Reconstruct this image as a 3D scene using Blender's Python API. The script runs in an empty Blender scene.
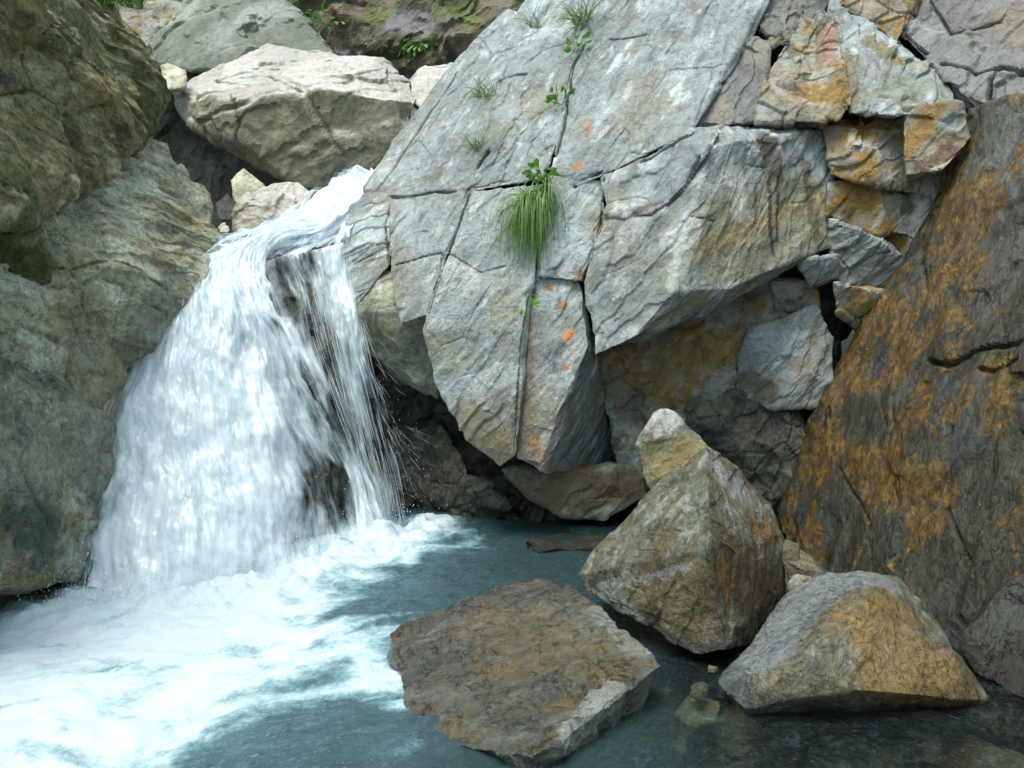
import bpy, bmesh, math, random
import numpy as np
from mathutils import Vector, Matrix
from mathutils.bvhtree import BVHTree

random.seed(7)
SC = bpy.context.scene
COL = SC.collection
R = math.radians

# ------------------------------------------------------------------ camera, sky, sun, exposure
CAM_H, PITCH, FPX = 1.8, 6.0, 853.3
cam_d = bpy.data.cameras.new("camera")
cam_d.sensor_width = 36.0
cam_d.lens = 36.0 * FPX / 1024.0
cam_d.clip_end = 500.0
cam = bpy.data.objects.new("camera", cam_d)
cam.location = (0, 0, CAM_H)
cam.rotation_euler = (R(90 - PITCH), 0, 0)
COL.objects.link(cam)
SC.camera = cam

SUN_EL, SUN_AZ = 72.0, 222.0          # azimuth the light comes from: degrees clockwise from +Y
world = bpy.data.worlds.new("World")
SC.world = world
world.use_nodes = True
wn = world.node_tree
wn.nodes.clear()
sky = wn.nodes.new("ShaderNodeTexSky")
sky.sky_type = 'NISHITA'
sky.sun_disc = False
sky.sun_elevation = R(SUN_EL)
sky.sun_rotation = R(SUN_AZ)
sky.air_density = 1.0
sky.dust_density = 3.0
sky.ozone_density = 1.0
hs = wn.nodes.new("ShaderNodeHueSaturation")
hs.inputs["Saturation"].default_value = 0.75
hs.inputs["Hue"].default_value = 0.46
bg = wn.nodes.new("ShaderNodeBackground")
bg.inputs["Strength"].default_value = 0.125
wo = wn.nodes.new("ShaderNodeOutputWorld")
wn.links.new(sky.outputs[0], hs.inputs["Color"])
tint = wn.nodes.new("ShaderNodeMix"); tint.data_type = 'RGBA'; tint.blend_type = 'MULTIPLY'
tint.inputs[0].default_value = 1.0; tint.inputs[7].default_value = (0.94, 1.0, 0.98, 1)
wn.links.new(hs.outputs[0], tint.inputs[6])
wn.links.new(tint.outputs[2], bg.inputs["Color"])
wn.links.new(bg.outputs[0], wo.inputs["Surface"])

sun_d = bpy.data.lights.new("sun", 'SUN')
sun_d.energy = 1.5
sun_d.angle = R(30)
sun_d.color = (1.0, 1.0, 0.88)
sun = bpy.data.objects.new("sun", sun_d)
sun.rotation_euler = (R(90 - SUN_EL), 0, R(180 - SUN_AZ))
sun.location = (0, 0, 20)
COL.objects.link(sun)

SC.view_settings.view_transform = 'Standard'
SC.view_settings.look = 'None'
SC.view_settings.gamma = 1.0
SC.view_settings.exposure = 1.2
SC.view_settings.use_curve_mapping = False
SC.cycles.max_bounces = 8
SC.cycles.transparent_max_bounces = 24
SC.cycles.use_denoising = True

# ------------------------------------------------------------------ picture <-> place
CP, SP = math.cos(R(PITCH)), math.sin(R(PITCH))

def ray(px, py):
    a, b = (px - 512) / FPX, (384 - py) / FPX
    return np.array([a, CP + b * SP, -SP + b * CP])

def P(px, py, Y):                     # the point of that view line at Y metres ahead
    d = ray(px, py)
    return np.array([0, 0, CAM_H]) + d * (Y / d[1])

def Z(px, py, z=0.0):                 # ... at height z
    d = ray(px, py)
    return np.array([0, 0, CAM_H]) + d * ((z - CAM_H) / d[2])

def pt(q):
    return Z(q[0], q[1], q[3]) if len(q) == 4 else P(*q)

# ------------------------------------------------------------------ noise
def _hash(ix, iy, iz, seed):
    h = (ix.astype(np.uint32) * np.uint32(374761393) + iy.astype(np.uint32) * np.uint32(668265263)
         + iz.astype(np.uint32) * np.uint32(2147483647 - 58) + np.uint32((seed * 1013904223 + 12345) & 0xffffffff))
    h ^= h >> np.uint32(15); h *= np.uint32(2246822519)
    h ^= h >> np.uint32(13); h *= np.uint32(3266489917)
    h ^= h >> np.uint32(16)
    return h

def perlin(p, seed=0):
    p = np.asarray(p, np.float32)
    i = np.floor(p); f = p - i
    i = i.astype(np.int64)
    u = f * f * f * (f * (f * 6 - 15) + 10)
    def g(dx, dy, dz):
        h = _hash(i[:, 0] + dx, i[:, 1] + dy, i[:, 2] + dz, seed)
        a = (h & np.uint32(1023)).astype(np.float32) / 1023 * 2 - 1
        b = ((h >> np.uint32(10)) & np.uint32(1023)).astype(np.float32) / 1023 * 2 - 1
        c = ((h >> np.uint32(20)) & np.uint32(1023)).astype(np.float32) / 1023 * 2 - 1
        return a * (f[:, 0] - dx) + b * (f[:, 1] - dy) + c * (f[:, 2] - dz)
    ux, uy, uz = u[:, 0], u[:, 1], u[:, 2]
    def L(a, b, t): return a + t * (b - a)
    x00 = L(g(0,0,0), g(1,0,0), ux); x10 = L(g(0,1,0), g(1,1,0), ux)
    x01 = L(g(0,0,1), g(1,0,1), ux); x11 = L(g(0,1,1), g(1,1,1), ux)
    return 1.35 * L(L(x00, x10, uy), L(x01, x11, uy), uz)

def fbm(p, octv=4, seed=0, gain=0.5):
    s, a, t = 0, 1.0, 0
    for k in range(octv):
        s = s + a * perlin(p * (2.03 ** k) + 17.3 * k, seed + k)
        t += a; a *= gain
    return s / t * 1.5

def ridge(p, octv=3, seed=0):
    s, a, t = 0, 1.0, 0
    for k in range(octv):
        s = s + a * (1 - np.abs(perlin(p * (2.1 ** k) + 9.1 * k, seed + k)) * 2)
        t += a; a *= 0.5
    return s / t

def cells(p, seed=0):
    """nearest two cell distances, offset from the nearest centre and its random numbers"""
    p = np.asarray(p, np.float32)
    n = len(p)
    i = np.floor(p).astype(np.int64)
    f1 = np.full(n, 9, np.float32); f2 = np.full(n, 9, np.float32)
    off = np.zeros((n, 3), np.float32); hid = np.zeros(n, np.uint32)
    for dx in (-1, 0, 1):
        for dy in (-1, 0, 1):
            for dz in (-1, 0, 1):
                c = i + (dx, dy, dz)
                h = _hash(c[:, 0], c[:, 1], c[:, 2], seed)
                j = np.stack([(h & np.uint32(1023)), (h >> np.uint32(10)) & np.uint32(1023),
                              (h >> np.uint32(20)) & np.uint32(1023)], 1).astype(np.float32) / 1023
                o = p - (c + 0.1 + 0.8 * j).astype(np.float32)
                d = np.sqrt((o * o).sum(1))
                m = d < f1
                f2 = np.where(m, f1, np.minimum(f2, d))
                f1 = np.where(m, d, f1)
                off[m] = o[m]; hid[m] = h[m]
    h = hid * np.uint32(2654435761)
    h ^= h >> np.uint32(14); h *= np.uint32(2246822519); h ^= h >> np.uint32(13)
    rnd = np.stack([(h & np.uint32(1023)), (h >> np.uint32(10)) & np.uint32(1023),
                    (h >> np.uint32(20)) & np.uint32(1023)], 1).astype(np.float32) / 1023
    return f1, f2, off, rnd

def facets(p, seed=0, bowl=0.7, tilt=0.9, lift=0.6):
    """lower envelope of tilted shallow bowls: flat fracture faces meeting at sharp ridges, without steps"""
    p = np.asarray(p, np.float32)
    i = np.floor(p).astype(np.int64)
    best = np.full(len(p), 99, np.float32)
    for dx in (-1, 0, 1):
        for dy in (-1, 0, 1):
            for dz in (-1, 0, 1):
                c = i + (dx, dy, dz)
                h = _hash(c[:, 0], c[:, 1], c[:, 2], seed)
                h2 = _hash(c[:, 0], c[:, 1], c[:, 2], seed + 517)
                def u(a, b): return ((a >> np.uint32(b)) & np.uint32(1023)).astype(np.float32) / 1023
                o = p - (c + np.stack([0.1 + 0.8 * u(h, 0), 0.1 + 0.8 * u(h, 10), 0.1 + 0.8 * u(h, 20)], 1)).astype(np.float32)
                t = (o[:, 0] * (u(h2, 0) * 2 - 1) + o[:, 1] * (u(h2, 10) * 2 - 1) + o[:, 2] * (u(h2, 20) * 2 - 1))
                best = np.minimum(best, bowl * (o * o).sum(1) + tilt * t + lift * u(h, 5))
    return best

def ss(a, b, x):
    t = np.clip((x - a) / (b - a), 0, 1)
    return t * t * (3 - 2 * t)

def mixc(c, d, m):
    return c * (1 - m[:, None]) + np.asarray(d, np.float32) * m[:, None]

def rot(deg_x, deg_y, deg_z):
    return np.array((Matrix.Rotation(R(deg_z), 3, 'Z') @ Matrix.Rotation(R(deg_y), 3, 'Y')
                     @ Matrix.Rotation(R(deg_x), 3, 'X')), np.float32)

# ------------------------------------------------------------------ materials
def nt(name):
    m = bpy.data.materials.new(name)
    m.use_nodes = True
    t = m.node_tree
    t.nodes.clear()
    out = t.nodes.new("ShaderNodeOutputMaterial")
    def N(kind, **kw):
        n = t.nodes.new("ShaderNode" + kind)
        for k, v in kw.items():
            if k in n.bl_rna.properties: setattr(n, k, v)
            else: n.inputs[k.replace("_", " ")].default_value = v
        return n
    return m, t, out, N

def rock_material(name, grain=1.0, bump=0.5, streak=(1, 1, 1), spec=0.35, rust=False, film=0.0):
    m, t, out, N = nt(name)
    L = t.links.new
    geo = N("NewGeometry")
    col = N("Attribute", attribute_name="col")
    rg = N("Attribute", attribute_name="rough")
    mp = N("Mapping"); mp.inputs["Scale"].default_value = streak
    L(geo.outputs["Position"], mp.inputs["Vector"])
    n1 = N("TexNoise", Scale=22.0, Detail=8.0, Roughness=0.68)
    n2 = N("TexNoise", Scale=95.0, Detail=5.0, Roughness=0.7)
    n3 = N("TexNoise", Scale=6.0, Detail=8.0, Roughness=0.65, Distortion=0.6)
    for n in (n1, n2, n3): L(mp.outputs[0], n.inputs["Vector"])
    r1 = N("MapRange"); r1.inputs[1].default_value = 0.3; r1.inputs[2].default_value = 0.7
    r1.inputs[3].default_value = 1 - 0.38 * grain; r1.inputs[4].default_value = 1 + 0.38 * grain
    r2 = N("MapRange"); r2.inputs[1].default_value = 0.3; r2.inputs[2].default_value = 0.7
    r2.inputs[3].default_value = 1 - 0.28 * grain; r2.inputs[4].default_value = 1 + 0.28 * grain
    L(n1.outputs[0], r1.inputs[0]); L(n2.outputs[0], r2.inputs[0])
    mu = N("Math", operation='MULTIPLY'); L(r1.outputs[0], mu.inputs[0]); L(r2.outputs[0], mu.inputs[1])
    # hairline fissures: thin dark lines where a warped noise crosses its middle
    ab = N("Math", operation='SUBTRACT'); L(n3.outputs[0], ab.inputs[0]); ab.inputs[1].default_value = 0.5
    ab2 = N("Math", operation='ABSOLUTE'); L(ab.outputs[0], ab2.inputs[0])
    fs = N("MapRange"); fs.inputs[1].default_value = 0.0; fs.inputs[2].default_value = 0.012
    fs.inputs[3].default_value = 0.62; fs.inputs[4].default_value = 1.0
    L(ab2.outputs[0], fs.inputs[0])
    mu2 = N("Math", operation='MULTIPLY'); L(mu.outputs[0], mu2.inputs[0]); L(fs.outputs[0], mu2.inputs[1])
    vm = N("VectorMath", operation='SCALE'); L(col.outputs["Color"], vm.inputs[0]); L(mu2.outputs[0], vm.inputs["Scale"])
    b = N("BsdfPrincipled")
    b.inputs["Specular IOR Level"].default_value = spec
    csock = vm.outputs[0]
    if rust:                                  # iron deposit: ragged crusts where the seepage runs
        ru = N("Attribute", attribute_name="rust")
        m5 = N("Mapping"); m5.inputs["Scale"].default_value = (1, 1, .8); L(geo.outputs["Position"], m5.inputs["Vector"])
        n5 = N("TexNoise", Scale=7.0, Detail=12.0, Roughness=0.74, Distortion=0.5); L(m5.outputs[0], n5.inputs["Vector"])
        n6 = N("TexNoise", Scale=19.0, Detail=9.0, Roughness=0.72); L(m5.outputs[0], n6.inputs["Vector"])
        a5 = N("Math", operation='MULTIPLY_ADD'); L(n5.outputs[0], a5.inputs[0]); a5.inputs[1].default_value = 1.6; L(ru.outputs["Fac"], a5.inputs[2])
        t5 = N("MapRange", interpolation_type='SMOOTHSTEP'); t5.inputs[1].default_value = 1.27; t5.inputs[2].default_value = 1.42; t5.inputs[4].default_value = 0.92
        L(a5.outputs[0], t5.inputs[0])
        rc = N("ValToRGB"); L(n6.outputs[0], rc.inputs[0])
        e = rc.color_ramp.elements
        e[0].position = .36; e[0].color = (.022, .014, .005, 1); e[1].position = .70; e[1].color = (.30, .17, .014, 1)
        q5 = e.new(.5); q5.color = (.10, .054, .006, 1)
        x5 = N("Mix", data_type='RGBA'); L(t5.outputs[0], x5.inputs[0]); L(csock, x5.inputs[6]); L(rc.outputs[0], x5.inputs[7])
        csock = x5.outputs[2]
    L(csock, b.inputs["Base Color"])
    rr = N("Math", operation='MULTIPLY_ADD'); L(n1.outputs[0], rr.inputs[0]); rr.inputs[1].default_value = 0.25
    L(rg.outputs["Fac"], rr.inputs[2]); L(rr.outputs[0], b.inputs["Roughness"])
    hsum = N("Math", operation='MULTIPLY_ADD'); L(n2.outputs[0], hsum.inputs[0]); hsum.inputs[1].default_value = 0.25
    L(n1.outputs[0], hsum.inputs[2])
    h2 = N("Math", operation='MULTIPLY_ADD'); L(fs.outputs[0], h2.inputs[0]); h2.inputs[1].default_value = 0.5
    L(hsum.outputs[0], h2.inputs[2])
    bp = N("Bump", Strength=bump, Distance=0.035); L(h2.outputs[0], bp.inputs["Height"])
    L(bp.outputs[0], b.inputs["Normal"])
    if film:
        b.inputs["Coat Weight"].default_value = film; b.inputs["Coat Roughness"].default_value = 0.07
        bc = N("Bump", Strength=1.0, Distance=0.12); L(n1.outputs[0], bc.inputs["Height"]); L(bc.outputs[0], b.inputs["Coat Normal"])
    L(b.outputs[0], out.inputs["Surface"])
    return m

M_ROCK = rock_material("dry_rock", 0.6, 0.6)
M_WET = rock_material("wet_rock", 0.8, 0.7, (1, 1, 0.6), spec=0.6)
M_ROUGH = rock_material("rough_rock", 1.15, 0.9, (1.3, 1, 1))
M_SLAB = rock_material("wet_slab", 1.0, 1.0, (1, 1, 1), spec=1.0, film=0.8)
M_OCHRE = rock_material("rusty_rock", 0.9, 0.8, (1, 1, 0.7), spec=0.6, rust=True)

def simple_mat(name, c1, c2, scale=20, rough=0.55, transl=0.0):
    m, t, out, N = nt(name)
    L = t.links.new
    n = N("TexNoise", Scale=scale, Detail=3.0)
    oi = N("ObjectInfo")
    mx = N("Mix", data_type='RGBA')
    mx.inputs["A"].default_value = (*c1, 1) if False else mx.inputs["A"].default_value
    mx.inputs[6].default_value = (*c1, 1); mx.inputs[7].default_value = (*c2, 1)
    geo = N("NewGeometry"); L(geo.outputs["Position"], n.inputs["Vector"])
    rp = N("MapRange"); rp.inputs[1].default_value = 0.35; rp.inputs[2].default_value = 0.65
    L(n.outputs[0], rp.inputs[0]); L(rp.outputs[0], mx.inputs[0])
    b = N("BsdfPrincipled", Roughness=rough)
    L(mx.outputs[2], b.inputs["Base Color"])
    if transl:
        tr = N("BsdfTranslucent"); L(mx.outputs[2], tr.inputs["Color"])
        ms = N("MixShader"); ms.inputs[0].default_value = transl
        L(b.outputs[0], ms.inputs[1]); L(tr.outputs[0], ms.inputs[2]); L(ms.outputs[0], out.inputs["Surface"])
    else:
        L(b.outputs[0], out.inputs["Surface"])
    return m

# ------------------------------------------------------------------ object helpers
def tag(o, label=None, cat=None, group=None, kind=None):
    if label: o["label"] = label
    if cat: o["category"] = cat
    if group: o["group"] = group
    if kind: o["kind"] = kind
    return o

def empty(name, loc, label=None, cat=None, group=None):
    o = bpy.data.objects.new(name, None)
    o.location = loc
    o.empty_display_size = 0.2
    COL.objects.link(o)
    return tag(o, label, cat, group)

def link_mesh(name, me, mat, parent=None, origin=None):
    """links the mesh; its own origin goes to the foot of the shape (or stays with the parent)"""
    o = bpy.data.objects.new(name, me)
    COL.objects.link(o)
    me.materials.clear(); me.materials.append(mat)
    n = len(me.vertices)
    co = np.empty(n * 3, np.float32); me.vertices.foreach_get("co", co); co = co.reshape(-1, 3)
    if parent is not None:
        origin = np.array(parent.location)
        o.parent = parent
    elif origin is None:
        lo, hi = co.min(0), co.max(0)
        origin = np.array([(lo[0] + hi[0]) / 2, (lo[1] + hi[1]) / 2, lo[2]])
    me.vertices.foreach_set("co", (co - origin).astype(np.float32).ravel())
    if parent is None: o.location = origin
    me.update()
    return o

def hull_into(bm, pts, t, shrink=0.12, up=0.0, grow=0.0):
    front = [pt(q) if not isinstance(q, np.ndarray) else q for q in pts]
    cen = sum(front) / len(front)
    if grow: front = [q + (q - cen) / np.linalg.norm(q - cen) * grow for q in front]
    eye = np.array([0, 0, CAM_H])
    allp = list(front)
    if t > 0:
        d = cen - eye; d[2] = 0; d /= np.linalg.norm(d)
        d = d + np.array([0, 0, up])
        for q in front:
            r = q - eye; r = r / np.linalg.norm(r)
            v = 0.5 * r + 0.5 * d
            b = q + v * t
            c2 = cen + v * t
            allp.append(b + (c2 - b) * shrink)
    tmp = bmesh.new()
    vs = [tmp.verts.new(q) for q in allp]
    r = bmesh.ops.convex_hull(tmp, input=vs)
    junk = [g for g in set(r["geom_interior"] + r["geom_unused"]) if isinstance(g, bmesh.types.BMVert)]
    if junk: bmesh.ops.delete(tmp, geom=junk, context='VERTS')
    bmesh.ops.recalc_face_normals(tmp, faces=tmp.faces)
    me = bpy.data.meshes.new("tmp"); tmp.to_mesh(me); tmp.free()
    bm.from_mesh(me)
    bpy.data.meshes.remove(me)

def voxel(bm, size, smooth=1):
    me = bpy.data.meshes.new("tmp"); bm.to_mesh(me); bm.free()
    o = bpy.data.objects.new("tmp", me); COL.objects.link(o)
    md = o.modifiers.new("r", 'REMESH'); md.mode = 'VOXEL'; md.voxel_size = size; md.adaptivity = 0
    dg = bpy.context.evaluated_depsgraph_get()
    ev = o.evaluated_get(dg)
    me2 = bpy.data.meshes.new_from_object(ev, depsgraph=dg)
    bpy.data.objects.remove(o); bpy.data.meshes.remove(me)
    return me2

def get_cn(me):
    n = len(me.vertices)
    co = np.empty(n * 3, np.float32); me.vertices.foreach_get("co", co)
    no = np.empty(n * 3, np.float32); me.vertices.foreach_get("normal", no)
    return co.reshape(-1, 3), no.reshape(-1, 3)

def set_co(me, co):
    me.vertices.foreach_set("co", co.astype(np.float32).ravel()); me.update()

def set_attr(me, name, v):
    if v.ndim == 2:
        a = me.attributes.new(name, 'FLOAT_COLOR', 'POINT')
        a.data.foreach_set("color", np.concatenate([v, np.ones((len(v), 1))], 1).astype(np.float32).ravel())
    else:
        a = me.attributes.new(name, 'FLOAT', 'POINT')
        a.data.foreach_set("value", v.astype(np.float32).ravel())

BVHS = {}
SMOOTH = False

def hit(name, px, py):
    """where the view line through that pixel meets the named rock"""
    d = Vector(ray(px, py)).normalized()
    loc, n, i, dist = BVHS[name].ray_cast(Vector((0, 0, CAM_H)), d)
    return (np.array(loc), np.array(n)) if loc is not None else (None, None)

# ------------------------------------------------------------------ rock colours (dry/wet stone; the tan style also carries a painted bright top)
def grain_dir(p, q, sx, sy, sz):
    return (p @ q) * np.array([sx, sy, sz], np.float32)

def style_grey(p, n, sd, k):
    c = np.tile(np.array([0.235, 0.262, 0.262], np.float32), (len(p), 1))
    c = mixc(c, (0.35, 0.395, 0.41), ss(-0.1, 0.4, fbm(p * 1.6, 5, sd, .6)))
    c = mixc(c, (0.25, 0.235, 0.18), 0.7 * ss(0.06, 0.42, fbm(p * 1.5 + 5, 5, sd + 3, .6)))
    c = mixc(c, (0.125, 0.135, 0.13), 0.75 * ss(0.1, 0.42, fbm(grain_dir(p, k, 12, 2.2, 2.2), 5, sd + 7, .6)))
    c = mixc(c, (0.52, 0.54, 0.54), 0.65 * ss(0.15, 0.45, fbm(grain_dir(p, k, 18, 4, 4), 5, sd + 9, .6)))
    c = mixc(c, (0.19, 0.20, 0.12), 0.5 * ss(0.15, 0.45, fbm(p * 2.7, 5, sd + 13, .6)))
    c = mixc(c, (0.20, 0.16, 0.11), 0.5 * ss(0.28, 0.5, fbm(p * 4.5 + 2, 5, sd + 15, .65)))
    return c, np.full(len(p), 0.5, np.float32)

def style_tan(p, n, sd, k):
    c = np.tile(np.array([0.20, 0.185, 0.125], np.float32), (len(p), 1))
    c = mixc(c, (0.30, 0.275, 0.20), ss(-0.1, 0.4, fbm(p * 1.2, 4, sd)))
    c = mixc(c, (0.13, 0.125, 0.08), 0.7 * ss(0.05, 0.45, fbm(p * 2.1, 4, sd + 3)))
    top = ss(0.25, 0.7, n[:, 2] + 0.25 * fbm(p * 2.5, 3, sd + 5))        # upper faces painted paler, as skylight brightens them
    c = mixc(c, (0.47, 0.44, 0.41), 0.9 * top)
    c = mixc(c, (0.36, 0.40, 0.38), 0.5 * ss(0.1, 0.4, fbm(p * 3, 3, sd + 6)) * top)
    return c, np.full(len(p), 0.55, np.float32)

def style_green(p, n, sd, k):
    c = np.tile(np.array([0.14, 0.155, 0.12], np.float32), (len(p), 1))
    c = mixc(c, (0.25, 0.27, 0.24), ss(-0.1, 0.4, fbm(grain_dir(p, k, 3, 1.2, 1.2), 4, sd)))
    c = mixc(c, (0.07, 0.10, 0.03), 0.8 * ss(0.05, 0.4, fbm(p * 1.8, 4, sd + 3)) * ss(0.4, -0.3, n[:, 2]))
    return c, np.full(len(p), 0.6, np.float32)

def style_mossy(p, n, sd, k):
    c = np.tile(np.array([0.270, 0.236, 0.121], np.float32), (len(p), 1))
    c = mixc(c, (0.480, 0.443, 0.297), ss(0.0, 0.35, fbm(grain_dir(p, k, 9, 2.5, 2.5), 7, sd, .65)))
    c = mixc(c, (0.102, 0.094, 0.044), 0.85 * ss(0.0, 0.3, fbm(grain_dir(p, k, 8, 3, 3) + 7, 7, sd + 2, .65)))
    c = mixc(c, (0.156, 0.159, 0.033), 0.65 * ss(0.08, 0.38, fbm(p * 2.6 + 3, 6, sd + 4, .65)))
    c = mixc(c, (0.324, 0.212, 0.066), 0.5 * ss(0.12, 0.42, fbm(p * 2.4 + 8, 6, sd + 6, .65)))
    return c, np.full(len(p), 0.5, np.float32)

def style_pale(p, n, sd, k):
    c = np.tile(np.array([0.420, 0.400, 0.274], np.float32), (len(p), 1))
    c = mixc(c, (0.600, 0.600, 0.478), ss(-0.15, 0.4, fbm(grain_dir(p, k, 6, 2, 2), 5, sd)))
    c = mixc(c, (0.288, 0.241, 0.114), 0.75 * ss(0.05, 0.4, fbm(grain_dir(p, k, 4, 1.8, 1.8) + 4, 5, sd + 2)))
    c = mixc(c, (0.185, 0.201, 0.147), 0.6 * ss(0.1, 0.5, fbm(p * 2.2 + 3, 4, sd + 4)))
    return c, np.full(len(p), 0.45, np.float32)

def style_bulge(p, n, sd, k):
    c = np.tile(np.array([0.248, 0.253, 0.188], np.float32), (len(p), 1))
    c = mixc(c, (0.410, 0.418, 0.327), ss(-0.05, 0.35, fbm(grain_dir(p, k, 7, 2.5, 2.5), 6, sd, .65)))
    c = mixc(c, (0.248, 0.196, 0.079), 0.75 * ss(0.03, 0.32, fbm(p * 2.6 + 4, 6, sd + 2, .65)))
    c = mixc(c, (0.106, 0.120, 0.085), 0.7 * ss(0.06, 0.35, fbm(p * 3 + 3, 6, sd + 4, .65)))
    return c, np.full(len(p), 0.42, np.float32)

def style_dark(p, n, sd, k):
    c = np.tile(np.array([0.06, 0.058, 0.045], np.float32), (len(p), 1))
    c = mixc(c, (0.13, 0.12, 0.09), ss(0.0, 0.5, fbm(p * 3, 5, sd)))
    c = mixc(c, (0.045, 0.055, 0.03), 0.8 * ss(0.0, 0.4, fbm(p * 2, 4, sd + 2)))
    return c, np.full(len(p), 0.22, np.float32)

def style_ochre(p, n, sd, k):
    g = grain_dir(p, k, 1.0, 1.0, 0.7)
    c = np.tile(np.array([0.028, 0.026, 0.015], np.float32), (len(p), 1))
    c = mixc(c, (0.052, 0.047, 0.028), 0.8 * ss(0.0, 0.3, fbm(g * 5.0 + 3, 6, sd + 2, .7)))
    c = mixc(c, (0.02, 0.019, 0.013), 0.85 * ss(0.0, 0.3, fbm(g * 4.1 + 6, 6, sd + 9, 0.7)))
    c = mixc(c, (0.055, 0.062, 0.06), 0.6 * ss(0.1, 0.35, fbm(g * 2.6 + 1, 6, sd + 12, 0.65)))
    return c, np.clip(0.26 + 0.25 * fbm(p * 6, 5, sd + 8, .65), .08, .5)

def style_rust(p, n, sd, k):
    c = np.tile(np.array([0.23, 0.225, 0.18], np.float32), (len(p), 1))
    f1, f2, off, rnd = cells(grain_dir(p, k, 2.2, 1.6, 3.0), sd + 40)
    c = mixc(c, (0.28, 0.20, 0.13), 0.5 * (rnd[:, 0] > 0.6))
    c = mixc(c, (0.33, 0.355, 0.34), 0.85 * ss(0.0, 0.35, fbm(p * 2.3 + 1, 6, sd + 8, .6)))
    c = mixc(c, (0.27, 0.15, 0.025), 0.9 * ss(0.0, 0.25, fbm(p * 2.6, 7, sd, .68)))
    c = mixc(c, (0.075, 0.055, 0.035), 0.8 * ss(0.1, 0.3, fbm(p * 3.7 + 4, 7, sd + 3, .68)))
    c = mixc(c, (0.45, 0.42, 0.34), 0.5 * ss(0.18, 0.4, fbm(grain_dir(p, k, 12, 4, 4), 5, sd + 6)))
    return c, np.full(len(p), 0.4, np.float32)

def style_purple(p, n, sd, k):
    c = np.tile(np.array([0.174, 0.171, 0.165], np.float32), (len(p), 1))
    c = mixc(c, (0.242, 0.250, 0.251), ss(0.0, 0.5, fbm(p * 2, 4, sd)))
    c = mixc(c, (0.113, 0.096, 0.088), 0.7 * ss(0.1, 0.4, fbm(p * 2.3 + 4, 4, sd + 3)))
    c = mixc(c, (0.218, 0.183, 0.122), 0.5 * ss(0.1, 0.4, fbm(p * 1.3 + 9, 4, sd + 4)))
    return c, np.full(len(p), 0.5, np.float32)

def style_boulder(p, n, sd, k):
    c = np.tile(np.array([0.138, 0.142, 0.103], np.float32), (len(p), 1))
    c = mixc(c, (0.259, 0.267, 0.234), ss(0.0, 0.35, fbm(grain_dir(p, k, 12, 12, 2.0), 6, sd, .65)))
    c = mixc(c, (0.118, 0.089, 0.040), 0.8 * ss(-0.05, 0.3, fbm(grain_dir(p, k, 7, 7, 1.6) + 4, 6, sd + 2, .65)))
    c = mixc(c, (0.069, 0.073, 0.055), 0.7 * ss(0.08, 0.35, fbm(p * 5, 6, sd + 8, .7)))
    return c, np.full(len(p), 0.48, np.float32)

def style_slab(p, n, sd, k):
    c = np.tile(np.array([0.063, 0.059, 0.044], np.float32), (len(p), 1))
    c = mixc(c, (0.112, 0.112, 0.091), ss(-0.05, 0.4, fbm(grain_dir(p, k, 3, 7, 3), 5, sd)))
    up = ss(0.5, 0.8, n[:, 2])
    c = mixc(c, (0.126, 0.078, 0.018), 0.65 * ss(0.05, 0.25, fbm(grain_dir(p, k, 4, 9, 4) + 4, 6, sd + 2, 0.7)) * up)
    c = mixc(c, (0.029, 0.028, 0.022), 0.8 * ss(0.0, 0.3, fbm(grain_dir(p, k, 4, 7, 4) + 9, 6, sd + 6, 0.7)) * up)
    c = mixc(c, (0.099, 0.115, 0.085), 0.8 * (1 - up))
    return c, np.clip(0.14 + 0.3 * fbm(p * 6, 5, sd + 5), 0.06, 0.5)

def style_far(p, n, sd, k):
    c = np.tile(np.array([0.15, 0.13, 0.095], np.float32), (len(p), 1))
    f1, f2, off, rnd = cells(p * np.array([1.6, 1.6, 2.4], np.float32), sd + 50)
    c = mixc(c, (0.17, 0.16, 0.17), 0.85 * (rnd[:, 0] > 0.5))
    c = mixc(c, (0.10, 0.085, 0.05), 0.8 * (rnd[:, 1] > 0.6))
    c = mixc(c, (0.24, 0.17, 0.09), 0.6 * ss(0.1, 0.4, fbm(p * 1.5, 4, sd)))
    c = mixc(c, (0.09, 0.14, 0.015), 0.8 * ss(0.12, 0.35, fbm(p * 1.1 + 8, 5, sd + 4)))
    return c, np.full(len(p), 0.6, np.float32)

STY = dict(grey=style_grey, tan=style_tan, green=style_green, mossy=style_mossy, pale=style_pale, bulge=style_bulge,
           dark=style_dark, ochre=style_ochre, rust=style_rust, purple=style_purple, boulder=style_boulder,
           slab=style_slab, far=style_far)

# ------------------------------------------------------------------ the rock builder
def joint_distance(co, me, lines):
    """distance of every vertex to the joint lines, each line laid on the rock's own surface"""
    bv = BVHTree.FromPolygons([Vector(v) for v in co], [tuple(f.vertices) for f in me.polygons])
    out = []
    for ln, wd, dp in lines:
        hits = [bv.ray_cast(Vector((0, 0, CAM_H)), Vector(ray(x, y)).normalized())[0] for x, y in ln]
        ys = [h[1] for h in hits if h is not None]
        if not ys: continue
        ym = sum(ys) / len(ys)
        pts = [np.array(h if h is not None else P(x, y, ym), np.float32) for h, (x, y) in zip(hits, ln)]
        dist = np.full(len(co), 9.0, np.float32)
        for a, b in zip(pts[:-1], pts[1:]):
            ab = b - a; h = np.clip(((co - a) @ ab) / max(float(ab @ ab), 1e-9), 0, 1)
            dist = np.minimum(dist, np.linalg.norm(co - a - h[:, None] * ab, axis=1))
        out.append((dist, wd, dp))
    return out

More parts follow.
